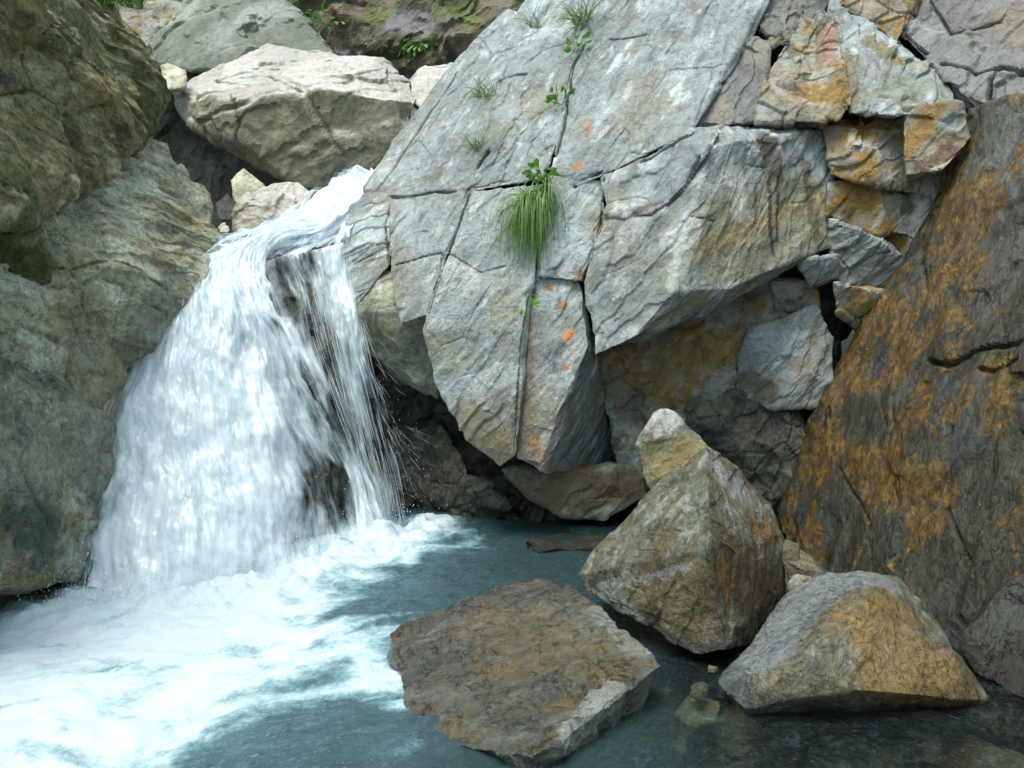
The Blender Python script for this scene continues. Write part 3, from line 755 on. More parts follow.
# ---- bed rock the stream falls over
FB = rock("rock_ledge", [
    {'p': [(180,305,6.75),(215,290,6.95),(262,275,7.05),(350,240,7.4),(352,330,7.2),(330,400,7.0),(290,430,6.75),(150,430,6.2),(110,560,5.75),(240,570,6.0),(330,540,6.6),(370,520,7.0)], 't': 1.2},
    {'p': [(246,286,6.95),(270,266,6.96),(306,258,7.05),(345,262,7.12),(350,320,7.0),(330,345,6.9),(292,372,6.78),(262,330,6.8)], 't': .6},
    {'p': [(170,285,7.0),(240,262,7.3),(300,240,7.6),(370,190,8.3),(395,180,8.3),(380,260,7.5),(340,275,7.3)], 't': 1.5}],
    vox=.018, style='dark', seed=81, mat=M_WET, key='ledge', chip=((2.6, .06), (8, .02)), step=.04, mid=(.03, 3),
    label="dark brown wet ledge showing through the waterfall's right side", cat="rock",
    stains=[dict(p=[(262,285),(330,270)], r=.25, c=(.13,.085,.06), s=.8)])

# ---- boulders jammed above the fall
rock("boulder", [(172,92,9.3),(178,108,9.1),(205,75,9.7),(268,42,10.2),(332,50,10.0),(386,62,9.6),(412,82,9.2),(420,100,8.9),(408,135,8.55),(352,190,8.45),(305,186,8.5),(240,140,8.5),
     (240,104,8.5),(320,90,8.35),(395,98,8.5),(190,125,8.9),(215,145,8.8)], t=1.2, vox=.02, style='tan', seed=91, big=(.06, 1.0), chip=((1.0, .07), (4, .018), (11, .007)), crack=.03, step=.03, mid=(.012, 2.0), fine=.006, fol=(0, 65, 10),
     joints=[([(236,104),(240,125),(236,160)], .014, .05), ([(262,72),(300,92),(345,80)], .010, .03), ([(318,108),(352,80)], .008, .025), ([(215,80),(270,88)], .008, .025)],
     label="huge boulder with a white top, its skylit brightness painted in, wedged above the waterfall", cat="boulder")
rock("boulder", [(150,62,11.2),(152,38,11.4),(190,-8,12.0),(265,-18,12.0),(300,8,11.8),(338,52,11.2),(262,70,10.6),(190,72,10.5),(200,20,11.0)], t=1.4, vox=.03, style='green', seed=93, big=(.06, .9), chip=((1.2, .06), (4, .02)), step=.02, mid=(.03, 1.6), fol=(0, 40, 0),
     label="rounded grey green mossy boulder behind the white topped one", cat="boulder")
rock("boulder", [(150,72,8.9),(168,61,9.0),(188,68,9.0),(186,88,8.9),(165,90,8.8),(152,84,8.8)], t=.3, vox=.016, style='pale', seed=94,
     label="small pale yellow stone perched left of the white topped boulder", cat="boulder")
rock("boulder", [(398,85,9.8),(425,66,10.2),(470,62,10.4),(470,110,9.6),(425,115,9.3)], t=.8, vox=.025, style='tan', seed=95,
     label="white stone squeezed between the big boulder and the grey cliff", cat="boulder")
rock("boulder", [(230,180,8.3),(244,167,8.4),(264,185,8.3),(262,200,8.2),(234,202,8.2)], t=.3, vox=.014, style='pale', seed=96, chip=((3, .03), (9, .01)),
     label="small pointed grey stone standing above the brown one", cat="stone")
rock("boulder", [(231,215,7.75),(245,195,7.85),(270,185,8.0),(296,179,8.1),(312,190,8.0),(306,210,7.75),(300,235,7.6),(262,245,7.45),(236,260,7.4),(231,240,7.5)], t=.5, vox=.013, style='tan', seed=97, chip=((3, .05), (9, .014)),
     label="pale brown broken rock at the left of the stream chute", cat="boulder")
rock("boulder", [(294,230,7.75),(305,200,8.0),(325,189,8.1),(350,190,8.1),(345,215,7.8),(318,245,7.55)], t=.4, vox=.013, style='dark', seed=98, chip=((3, .02), (9, .005)), fine=.002, crack=0,
     stains=[dict(p=[(325,205)], r=.5, c=(.10,.125,.14), s=.9)], label="smooth wet blue grey boulder beside the top of the chute", cat="boulder")
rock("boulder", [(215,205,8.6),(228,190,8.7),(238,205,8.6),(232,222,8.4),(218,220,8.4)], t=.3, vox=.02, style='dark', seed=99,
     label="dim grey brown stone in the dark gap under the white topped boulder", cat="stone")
for i, (x, y, s, lb) in enumerate([(224, 228, 6, "tiny white pebble wedged at the foot of the pale slope"), (225, 241, 9, "small grey brown cobble under the tiny white pebble")]):
    rock("stone", [(x - s, y, 7.5), (x, y - s * .8, 7.55), (x + s, y - 2, 7.5), (x + s * .8, y + s * .8, 7.4), (x - s * .7, y + s * .8, 7.4)], t=.1, vox=.01, style='pale', seed=101 + i,
         chip=((4, .02), (11, .005)), label=lb, cat="stone")
rock("rock_bank", [
    {'p': [(60,-60,13),(130,-10,13.0),(190,10,12.6),(165,60,11.6),(120,60,11.2),(60,40,11.5)], 't': 1.5},
    {'p': [(120,38,10.8),(148,45,10.6),(152,72,10.4),(140,90,10.2),(115,90,10.2),(105,60,10.6)], 't': .8}], vox=.03, style='rust', seed=105, chip=((1.6, .12), (5, .03)), fine=.012,
     label="brown broken rubble bank between the mossy overhang and the green boulder", cat="rock")
rock("cavity_backing", [  # dark backing, its colour painting the deep shade of the gap
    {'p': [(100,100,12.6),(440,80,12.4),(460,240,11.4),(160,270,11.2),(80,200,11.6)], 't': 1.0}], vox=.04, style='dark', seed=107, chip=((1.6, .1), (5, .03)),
     label="dark backing that paints the shade of the gap below the white topped boulder", cat="rock")
# ---- the far side of the gorge
rock("rock_cliff", [
    {'p': [(-200,-300,18),(300,-300,17),(700,-300,16),(900,-300,14),(900,100,13),(560,110,13.6),(400,110,14),(200,110,14.5),(-200,110,15)], 't': 3.0}],
    vox=.042, style='far', seed=111, big=(.25, .5), chip=((.6, .35), (1.6, .16), (4, .06)), wrp=.3, crack=.08, step=.3, mid=(.05, 1.2), fine=.02,
    label="far dark brown cliff with mossy streaks at the top of the picture", cat="cliff")

# ---- boulders in the pool
rock("flat_rock", [(386,634,'z',0.065),(450,602,'z',0.110),(519,581,'z',0.135),(535,577,'z',0.135),(575,589,'z',0.180),(598,607,'z',0.180),(646,645,'z',0.200),(664,663,'z',0.200),(607,684,'z',0.170),(553,748,'z',0.090),(530,757,'z',0.080),
     (414,738,'z',-.035),(412,725,'z',-.035),(436,704,'z',-.015),(420,674,'z',-.06),(639,716,'z',-0.025),(577,757,'z',-0.025),(600,640,'z',0.210)]
     + [Z(x, y, 0) * np.array([1, 1, 0]) + np.array([0, 0, -.5]) for x, y in ((450,640),(520,600),(590,610),(620,660),(560,720),(470,715))], t=0, vox=.009, style='slab', mat=M_SLAB, seed=121, fol=(0, 0, 28),
     big=(.016, 1.8), chip=((2.0, .02), (5, .014), (12, .006)), step=.024, mid=(.013, 2.6), crack=.012, stretch=(1, 2.2, 1), wet=-.3,
     label="low wide flat slab stained brown and wet in the middle of the pool", cat="flat rock",
     stains=[dict(p=[(655,655),(612,684),(570,745)], r=.07, c=(.27,.30,.27), s=.8), dict(p=[(600,610),(640,650)], r=.1, c=(.25,.26,.23), s=.6), dict(p=[(500,620),(560,660)], r=.3, c=(.17,.115,.035), s=.3, rag=1.2)])  # first band: pale green right side with its lit strip painted in
rock("boulder", [(578,575,4.55),(590,555,4.6),(640,502,4.68),(690,455,4.72),(706,446,4.62),(736,468,4.75),(770,505,4.85),(785,540,4.88),(787,602,4.8),(768,640,4.55),(726,652,3.9),(692,656,4.0),(652,632,4.2),(588,592,4.5),
     (711,548,3.92),(708,492,4.2)], t=.45, shrink=.2, vox=.0075, style='boulder', mat=M_ROUGH, seed=123, fol=(0, 12, 0), big=(.006, 2.0), chip=((3.0, .014), (9, .007)), crack=.004, step=.016, mid=(.006, 4), wet=.11,
     label="tall angular grey boulder with a brown right side resting on the flat slab", cat="boulder",
     stains=[dict(p=[(730,565),(770,600)], r=.22, c=(.085,.055,.03), s=.85, rag=.4), dict(p=[(720,560),(725,590)], r=.07, c=(.30,.16,.05), s=.7), dict(p=[(640,590),(700,620),(690,580)], r=.13, c=(.19,.15,.07), s=.6),
             dict(p=[(715,470),(745,495)], r=.13, c=(.26,.28,.29), s=.7), dict(p=[(600,585),(650,578),(690,565)], r=.025, c=(.36,.37,.36), s=.5), dict(p=[(755,525),(775,540)], r=.08, c=(.27,.15,.05), s=.7)])
rock("boulder", [(638,445,5.2),(652,411,5.25),(668,409,5.3),(700,436,5.2),(712,455,5.1),(690,500,5.0),(655,500,5.05),(644,478,5.1)], t=.35, vox=.009, style='boulder', seed=125, chip=((4, .03), (10, .01)),
     label="smaller wedge shaped stone behind the tall angular boulder", cat="boulder",
     stains=[dict(p=[(660,470),(690,450)], r=.12, c=(.2,.16,.06), s=.7), dict(p=[(655,425),(670,415)], r=.1, c=(.42,.42,.40), s=.7)])
rock("boulder", [(715,680,'z',.1),(786,596,4.25),(827,571,4.3),(876,575,4.15),(900,580,4.15),(922,604,4.02),(959,656,3.8),(990,700,'z',.01),(985,706,3.62),(955,699,3.5),(850,690,3.40),(850,717,3.62),(760,724,3.62),(745,709,'z',.04),(801,660,3.44),(824,636,3.52),(882,588,3.8)],
     t=.35, shrink=.2, vox=.0075, style='boulder', mat=M_ROUGH, seed=127, fol=(0, 50, 35), big=(.005, 2), chip=((2.8, .012), (9, .006)), crack=.004, step=.014, mid=(.005, 4), wet=.11,
     label="wedge shaped boulder with a slate grey top and ochre front at lower right", cat="boulder",
     stains=[dict(p=[(885,650),(950,685)], r=.26, c=(.24,.16,.06), s=.75, rag=.7), dict(p=[(885,605),(905,612)], r=.1, c=(.17,.11,.04), s=.8), dict(p=[(728,685),(760,655),(795,612),(830,583),(862,578)], r=.2, c=(.185,.205,.215), s=.9, rag=.3), dict(p=[(735,690),(790,640),(830,600)], r=.03, c=(.1,.115,.125), s=.7, rag=1.2),
             dict(p=[(770,690),(830,690)], r=.1, c=(.22,.2,.13), s=.7)])
for i, (x, y, Y, s, lb) in enumerate([(795, 568, 4.75, 13, "flat grey chip leaning behind the tall angular boulder"), (800, 585, 4.7, 12, "small brown stone wedged between the two front boulders"),
                                      (788, 552, 4.8, 10, "thin pale splinter of rock by the tall boulder's right edge")]):
    rock("stone", [(x - s, y, Y), (x - s * .3, y - s, Y + .05), (x + s * .9, y - s * .3, Y), (x + s, y + s * .9, Y - .03), (x - s * .4, y + s * 1.6, Y - .03)], t=.15, vox=.008, style='boulder' if i != 1 else 'rust', seed=131 + i, label=lb, cat="stone")
rock("boulder", [(786,548,5.3),(812,560,5.2),(835,590,5.05),(830,625,4.9),(795,625,4.9),(778,600,5.0)], t=.3, vox=.012, style='boulder', seed=140, label="brown rock half hidden in the gap behind the two front boulders", cat="rock")
rock("stone", [(676,716,'z',-.16),(688,702,'z',-.12),(722,706,'z',-.12),(716,722,'z',-.16),(690,728,'z',-.18)], t=.12, vox=.008, style='pale', seed=135, label="pale triangular stone lying under water beside the flat slab", cat="stone", wet=-2)
rock("stone", [(758,728,'z',-.10),(840,716,'z',-.10),(845,726,'z',-.12),(783,746,'z',-.14)], t=.15, vox=.009, style='rust', seed=136, label="ochre sliver of stone under water in front of the wedge boulder", cat="stone", wet=-2)
rock("stone", [(800,756,'z',-.25),(840,740,'z',-.22),(905,742,'z',-.22),(900,775,'z',-.3),(815,790,'z',-.3)], t=.2, vox=.012, style='bulge', seed=137, label="broad grey green stone under water at the bottom edge", cat="stone", wet=-2)
rock("stone", [(520,545,'z',.02),(560,536,'z',.03),(605,540,'z',.03),(600,552,'z',.0),(535,556,'z',-.01)], t=.2, vox=.012, style='dark', seed=138, label="low dark stone just breaking the water under the cliff foot", cat="stone")

for q, (x, y, z, r, st, lb) in enumerate([(664, 694, -.06, 10, 'boulder', "small brown cobble under water right of the flat slab"), (700, 692, -.05, 8, 'pale', "small pale cobble under water beside the triangular stone"),
        (735, 752, -.16, 15, 'boulder', "brown cobble under water near the bottom edge between slab and wedge boulder"), (672, 752, -.2, 16, 'bulge', "grey green cobble under water just right of the flat slab's front corner"),
        (770, 700, -.02, 0, 'rust', ""), (712, 668, .02, 6, 'boulder', "little brown stone at the waterline under the tall angular boulder"), (925, 748, -.2, 17, 'rust', "rusty cobble under water below the wedge boulder's right end")]):
    if not r: continue
    c0 = Z(x, y, z); w = r / FPX * c0[1]
    rock("stone", [c0 + np.array([math.cos(a + q) * w * (1 + .25 * math.sin(3 * a + q)), math.sin(a + q) * w * 1.1, h * w]) for a in (0, 1.0, 2.1, 3.1, 4.0, 5.2) for h in ((-.7, .25) if int(a * 10) % 2 else (-.6, .5))],
         t=0, vox=.008, style=st, seed=150 + q, chip=((5, .015), (12, .005)), step=.005, mid=(.004, 4), label=lb, cat="stone", wet=-2)
#@@WATER@@
# ================================================================== WATER
def foam_material():
    m, t, out, N = nt("pool_water")
    L = t.links.new
    geo = N("NewGeometry")
    fo = N("Attribute", attribute_name="foam")
    mp = N("Mapping"); mp.inputs["Scale"].default_value = (1.0, 1.0, 1.0)
    L(geo.outputs["Position"], mp.inputs["Vector"])
    n1 = N("TexNoise", Scale=9.0, Detail=7.0, Roughness=0.66, Distortion=1.2)
    n2 = N("TexNoise", Scale=60.0, Detail=4.0, Roughness=0.7)
    L(mp.outputs[0], n1.inputs["Vector"]); L(mp.outputs[0], n2.inputs["Vector"])
    a = N("Math", operation='MULTIPLY_ADD'); L(n1.outputs[0], a.inputs[0]); a.inputs[1].default_value = 0.9; a.inputs[2].default_value = -0.45
    b_ = N("Math", operation='MULTIPLY_ADD'); L(n2.outputs[0], b_.inputs[0]); b_.inputs[1].default_value = 0.5; b_.inputs[2].default_value = -0.25
    s1 = N("Math", operation='ADD'); L(a.outputs[0], s1.inputs[0]); L(b_.outputs[0], s1.inputs[1])
    s2 = N("Math", operation='ADD'); L(s1.outputs[0], s2.inputs[0]); L(fo.outputs["Fac"], s2.inputs[1])
    # milky, air-filled water first, then the white foam on it
    milk = N("MapRange", interpolation_type='SMOOTHSTEP'); milk.inputs[1].default_value = 0.02; milk.inputs[2].default_value = 0.95
    milk.inputs[3].default_value = 0.0; milk.inputs[4].default_value = 0.97
    L(s2.outputs[0], milk.inputs[0])
    mk = N("Attribute", attribute_name="milk")
    mk2 = N("Math", operation='MULTIPLY_ADD'); L(s1.outputs[0], mk2.inputs[0]); mk2.inputs[1].default_value = 0.9; mk2.inputs[2].default_value = 0.28
    mk3 = N("Math", operation='MULTIPLY'); L(mk.outputs["Fac"], mk3.inputs[0]); L(mk2.outputs[0], mk3.inputs[1])
    mmax = N("Math", operation='MAXIMUM'); L(milk.outputs[0], mmax.inputs[0]); L(mk3.outputs[0], mmax.inputs[1])
    wht = N("MapRange", interpolation_type='SMOOTHSTEP'); wht.inputs[1].default_value = 0.3; wht.inputs[2].default_value = 1.15
    L(s2.outputs[0], wht.inputs[0])
    cm = N("Mix", data_type='RGBA'); cm.inputs[6].default_value = (0.20, 0.37, 0.44, 1); cm.inputs[7].default_value = (0.50, 0.59, 0.64, 1)
    L(wht.outputs[0], cm.inputs[0])
    fb = N("BsdfPrincipled", Roughness=0.55); L(cm.outputs[2], fb.inputs["Base Color"])
    fb.inputs["Specular IOR Level"].default_value = 0.3
    bpf = N("Bump", Strength=0.25, Distance=0.05); L(s1.outputs[0], bpf.inputs["Height"]); L(bpf.outputs[0], fb.inputs["Normal"])
    # clear water: mirror on top, tinted see-through, a little milk inside
    nb = N("TexNoise", Scale=26.0, Detail=4.0, Roughness=0.6, Distortion=0.8); L(geo.outputs["Position"], nb.inputs["Vector"])
    bp = N("Bump", Strength=0.9, Distance=0.05); L(nb.outputs[0], bp.inputs["Height"])
    gl = N("BsdfGlossy", Roughness=0.04); L(bp.outputs[0], gl.inputs["Normal"])
    tr = N("BsdfTransparent"); tr.inputs["Color"].default_value = (0.56, 0.60, 0.54, 1)
    df = N("BsdfDiffuse"); df.inputs["Color"].default_value = (0.019, 0.043, 0.047, 1)
    dp = N("Attribute", attribute_name="deep")
    mx = N("MixShader"); L(dp.outputs["Fac"], mx.inputs[0]); L(tr.outputs[0], mx.inputs[1]); L(df.outputs[0], mx.inputs[2])
    fr = N("Fresnel", IOR=1.33); L(bp.outputs[0], fr.inputs["Normal"])
    mw = N("MixShader"); L(fr.outputs[0], mw.inputs[0]); L(mx.outputs[0], mw.inputs[1]); L(gl.outputs[0], mw.inputs[2])
    fin = N("MixShader"); L(mmax.outputs[0], fin.inputs[0]); L(mw.outputs[0], fin.inputs[1]); L(fb.outputs[0], fin.inputs[2])
    L(fin.outputs[0], out.inputs["Surface"])
    return m

def zz(px, py): return Z(px, py, 0.0)[:2].astype(np.float32)

base_line = [zz(x, y) for x, y in [(60, 606), (110, 606), (150, 603), (235, 593), (320, 568), (392, 536), (420, 528)]]
def dist_line(xy, line):
    d = np.full(len(xy), 99.0, np.float32)
    for a, b in zip(line[:-1], line[1:]):
        ab = b - a
        h = np.clip(((xy - a) @ ab) / float(ab @ ab), 0, 1)
        d = np.minimum(d, np.linalg.norm(xy - a - h[:, None] * ab, axis=1))
    return d

FOAM = [  # px, py, radius in metres, weight
    (60, 640, .75, 1.0), (180, 620, .8, 1.05), (290, 590, .65, 1.0), (370, 548, .5, .85), (420, 530, .35, .6), (250, 650, .7, .95), (120, 700, .7, .95),
    (30, 720, .7, .9), (200, 715, .5, .8), (330, 625, .45, .62), (350, 670, .4, .75), (390, 690, .25, .7), (280, 690, .4, .8), (20, 770, .5, .9), (120, 740, .5, .85), (60, 690, .8, .95), (350, 640, .35, .6), (395, 620, .2, .4),
    (110, 765, .3, .65), (380, 740, .2, .5), (405, 660, .18, .55), (440, 545, .35, .3), (350, 590, .4, .5), (-150, 700, .9, .9), (-120, 800, .6, .8)]
HOLES = [(345, 605, .2, .38), (300, 735, .3, .75), (360, 735, .22, .45), (400, 590, .3, .4), (250, 757, .2, .45), (205, 768, .13, .35), (335, 575, .12, .25), (160, 748, .1, .2)]

fine_x = np.arange(-4.6, 3.4, 0.016); fine_y = np.arange(2.3, 7.6, 0.016)
wx = np.concatenate([[-30, -14, -8, -6], np.linspace(-5.4, -4.65, 8), fine_x, np.linspace(3.45, 5, 12), [8, 14, 30]])
wy = np.concatenate([[-30, -12, -4, -1, 0.5], np.linspace(1.2, 2.25, 14), fine_y, np.linspace(7.65, 8.4, 8)])
foam_store = {}
def water_z(p):
    xy = p[:, :2]
    v = np.zeros(len(p), np.float32)
    for x, y, r, w in FOAM:
        d = np.linalg.norm(xy - zz(x, y), axis=1)
        v = np.maximum(v, w * np.exp(-(d / r) ** 4 * 0.8))
    for x, y, r, w in HOLES:
        d = np.linalg.norm((xy - zz(x, y)) * np.array([1, 0.8], np.float32), axis=1)
        v = v - w * np.exp(-(d / r) ** 2)
    db = dist_line(xy, base_line)
    near = np.exp(-(db / 0.30) ** 2)
    v = v + 0.3 * near
    vb = np.zeros(len(p), np.float32)
    for x, y, r, w in FOAM:
        d = np.linalg.norm(xy - zz(x, y), axis=1); vb = np.maximum(vb, w * np.exp(-(d / (1.45 * r)) ** 2))
    foam_store['milk'] = np.clip(vb, 0, 1)
    # streaky noise running with the current (towards the lower left)
    ca, sa = math.cos(R(28)), math.sin(R(28))
    s = np.stack([xy[:, 0] * ca + xy[:, 1] * sa, -xy[:, 0] * sa + xy[:, 1] * ca, 0 * v], 1)
    wp = np.stack([perlin(s * 1.3, 301), perlin(s * 1.3 + 9, 302), 0 * v], 1) * 0.35
    nz = fbm((s + wp) * np.array([1.6, 4.2, 1], np.float32), 5, 303, 0.6)
    rg_ = ridge((s + wp) * np.array([2.2, 4.0, 1], np.float32), 4, 305)
    edge = ss(0.0, 0.5, v)
    f = v + 0.5 * nz + 0.6 * (rg_ - 0.5) * edge
    foam_store['f'] = np.clip(f, 0, 1.4) * ss(-.02, .16, v)
    foam_store['deep'] = np.clip(0.80 - 0.68 * ss(0.35, 0.9, p[:, 0]) * ss(5.2, 4.2, p[:, 1]), 0, 1)
    act = ss(3.2, 0.2, db)
    z = (0.006 + 0.022 * act) * fbm((s + wp) * np.array([3.0, 5.5, 1], np.float32), 4, 311) + (0.002 + 0.006 * act) * fbm(s * np.array([14, 20, 1], np.float32), 3, 315)
    z = z + near * (0.06 + 0.14 * np.clip(fbm(s * 3.2, 5, 317, 0.62), -0.3, 1))
    z = z + 0.035 * ss(0.35, 1.0, v) * fbm(s * 2.4, 5, 319, 0.6)
    return z
me, p = grid_mesh(wx, wy, water_z)
set_attr(me, "milk", foam_store['milk']); set_attr(me, "foam", foam_store['f']); set_attr(me, "deep", foam_store['deep'])
water = link_mesh("water", me, foam_material(), None, np.zeros(3)); tag(water, kind="structure")

# ---- the waterfall
def white_material(name, alpha_noise=True):
    m, t, out, N = nt(name)
    L = t.links.new
    df = N("BsdfDiffuse"); df.inputs["Color"].default_value = (0.90, 0.94, 0.96, 1)
    tl = N("BsdfTranslucent"); tl.inputs["Color"].default_value = (0.88, 0.94, 0.96, 1)
    gl = N("BsdfGlossy", Roughness=0.25)
    ms = N("MixShader"); ms.inputs[0].default_value = 0.25; L(df.outputs[0], ms.inputs[1]); L(tl.outputs[0], ms.inputs[2])
    mg = N("MixShader"); mg.inputs[0].default_value = 0.05; L(ms.outputs[0], mg.inputs[1]); L(gl.outputs[0], mg.inputs[2])
    if not alpha_noise:
        tr = N("BsdfTransparent"); mm = N("MixShader"); mm.inputs[0].default_value = 0.45
        L(tr.outputs[0], mm.inputs[1]); L(mg.outputs[0], mm.inputs[2]); L(mm.outputs[0], out.inputs["Surface"])
        return m
    fl = N("Attribute", attribute_name="flow"); de = N("Attribute", attribute_name="dens")
    m1 = N("Mapping"); m1.inputs["Scale"].default_value = (7, 1.5, 1); L(fl.outputs["Vector"], m1.inputs["Vector"])
    m2 = N("Mapping"); m2.inputs["Scale"].default_value = (24, 2.6, 1); L(fl.outputs["Vector"], m2.inputs["Vector"])
    n1 = N("TexNoise", Scale=1.0, Detail=4.0, Roughness=0.6); L(m1.outputs[0], n1.inputs["Vector"])
    n2 = N("TexNoise", Scale=1.0, Detail=4.0, Roughness=0.65); L(m2.outputs[0], n2.inputs["Vector"])
    a = N("Math", operation='MULTIPLY_ADD'); L(n1.outputs[0], a.inputs[0]); a.inputs[1].default_value = 1.5; L(de.outputs["Fac"], a.inputs[2])
    b = N("Math", operation='MULTIPLY_ADD'); L(n2.outputs[0], b.inputs[0]); b.inputs[1].default_value = 1.1; L(a.outputs[0], b.inputs[2])
    # dens 0 -> only the strongest streaks, 1 -> closed sheet
    al = N("MapRange", interpolation_type='SMOOTHSTEP'); al.inputs[1].default_value = 1.45; al.inputs[2].default_value = 2.35
    al.inputs[3].default_value = 0.0; al.inputs[4].default_value = 0.96
    L(b.outputs[0], al.inputs[0])
    cr = N("MapRange", interpolation_type='SMOOTHSTEP'); cr.inputs[1].default_value = 1.4; cr.inputs[2].default_value = 2.4
    L(b.outputs[0], cr.inputs[0])
    cx = N("Mix", data_type='RGBA'); cx.inputs[6].default_value = (0.62, 0.77, 0.86, 1); cx.inputs[7].default_value = (0.87, 0.93, 0.97, 1)
    L(cr.outputs[0], cx.inputs[0]); L(cx.outputs[2], df.inputs["Color"]); L(cx.outputs[2], tl.inputs["Color"])
    bp = N("Bump", Strength=0.2, Distance=0.03); L(b.outputs[0], bp.inputs["Height"])
    L(bp.outputs[0], df.inputs["Normal"])
    tr = N("BsdfTransparent")
    mm = N("MixShader"); L(al.outputs[0], mm.inputs[0]); L(tr.outputs[0], mm.inputs[1]); L(mg.outputs[0], mm.inputs[2])
    L(mm.outputs[0], out.inputs["Surface"])
    return m
M_FALL = white_material("falling_water")
M_DROP = white_material("water_drops", False)

def crom(a, n):
    """a: k x ... control values -> n samples through them (Catmull-Rom)"""
    a = np.asarray(a, float); k = len(a)
    tt = np.linspace(0, k - 1, n)
    i = np.clip(np.floor(tt).astype(int), 0, k - 2); f = (tt - i).reshape((-1,) + (1,) * (a.ndim - 1))
    p0 = a[np.clip(i - 1, 0, k - 1)]; p1 = a[i]; p2 = a[i + 1]; p3 = a[np.clip(i + 2, 0, k - 1)]
    return 0.5 * (2 * p1 + (p2 - p0) * f + (2 * p0 - 5 * p1 + 4 * p2 - p3) * f ** 2 + (3 * p1 - p0 - 3 * p2 + p3) * f ** 3)

def surf(rows, nv, nu):
    g = np.array([[pt(q) for q in r] for r in rows])             # rows x cols x 3
    g = crom(g, nv)                                              # along the flow
    return crom(g.transpose(1, 0, 2), nu).transpose(1, 0, 2)     # across

WF = empty("waterfall", Z(240, 580), "white waterfall splitting over a dark ledge into the pool", "waterfall")

def sheet(name, G, dens, seed, off=0.0, amp=(0.05, 0.015), label=None):
    nv, nu = G.shape[:2]
    p = G.reshape(-1, 3).astype(np.float32)
    du = np.concatenate([np.zeros((nv, 1)), np.cumsum(np.linalg.norm(np.diff(G, axis=1), axis=2), 1)], 1)
    dv = np.concatenate([np.zeros((1, nu)), np.cumsum(np.linalg.norm(np.diff(G, axis=0), axis=2), 0)], 0)
    um = np.tile(du.mean(0), (nv, 1)); vm = dv
    tu = np.gradient(G, axis=1).reshape(-1, 3); tv = np.gradient(G, axis=0).reshape(-1, 3)
    n = np.cross(tv, tu); n /= np.maximum(np.linalg.norm(n, axis=1), 1e-9)[:, None]
    if (n[:, 1].mean() > 0): n = -n
    fl = np.stack([um.ravel(), vm.ravel(), np.full(nv * nu, seed * 3.7)], 1).astype(np.float32)
    wob = fl.copy(); wob[:, 0] += 0.05 * perlin(fl * np.array([2, 1.6, 1], np.float32), seed)
    d = off + amp[0] * fbm(wob * np.array([5.0, 2.6, 1], np.float32), 4, seed + 1) + amp[1] * fbm(wob * np.array([22, 3.5, 1], np.float32), 3, seed + 2)
    V = np.linspace(0, 1, nv)[:, None] * np.ones((1, nu)); U = np.ones((nv, 1)) * np.linspace(0, 1, nu)[None]
    d = d * ss(0, 0.06, V.ravel())
    p = p + n * d[:, None]
    i = np.arange(nv * nu).reshape(nv, nu)
    f = np.stack([i[:-1, :-1].ravel(), i[:-1, 1:].ravel(), i[1:, 1:].ravel(), i[1:, :-1].ravel()], 1)
    me = bpy.data.meshes.new(name); me.from_pydata(p.tolist(), [], f.tolist())
    me.polygons.foreach_set("use_smooth", np.ones(len(me.polygons), bool))
    a = me.attributes.new("flow", 'FLOAT_VECTOR', 'POINT'); a.data.foreach_set("vector", wob.ravel())
    D = dens(U.ravel(), V.ravel(), p, fl)
    set_attr(me, "dens", D.astype(np.float32))
    o = link_mesh(name, me, M_FALL, WF)
    tag(o, label)
    return o

def soft_edges(U, V, w=0.08, top=0.0):
    e = ss(0, w, U) * ss(1, 1 - w, U)
    return e * (ss(0, top, V) if top else 1)

main_rows = [[(340, 177, 8.1), (352, 173, 8.05), (362, 172, 8.0), (372, 172, 8.0), (380, 178, 7.9)],
             [(312, 206, 7.75), (328, 204, 7.72), (342, 201, 7.68), (354, 200, 7.6), (366, 200, 7.5)],
             [(258, 242, 7.25), (278, 239, 7.25), (297, 237, 7.24), (314, 236, 7.2), (330, 236, 7.15)],
             [(194, 273, 6.7), (213, 264, 6.76), (234, 257, 6.83), (254, 252, 6.9), (274, 250, 6.96)],
             [(166, 300, 6.38), (190, 294, 6.44), (216, 288, 6.52), (242, 282, 6.66), (264, 288, 6.78)],
             [(147, 335, 6.12), (180, 330, 6.15), (220, 328, 6.22), (258, 330, 6.4), (290, 345, 6.62)],
             [(120, 400, 5.82), (170, 400, 5.8), (220, 402, 5.88), (278, 405, 6.15), (325, 412, 6.5)],
             [(103, 470, 5.52), (165, 475, 5.45), (230, 480, 5.55), (303, 475, 5.98), (358, 470, 6.5)],
             [(92, 540, 5.22), (160, 550, 5.12), (235, 552, 5.25), (312, 538, 5.78), (376, 515, 6.5)],
             [(78, 606, 'z', -.06), (150, 604, 'z', -.06), (235, 594, 'z', -.06), (322, 570, 'z', -.06), (396, 538, 'z', -.06)]]
Gm = surf(main_rows, 290, 230)
def spot(p, px, py, Y, r):
    return np.exp(-(np.linalg.norm(p - P(px, py, Y), axis=1) / r) ** 2)
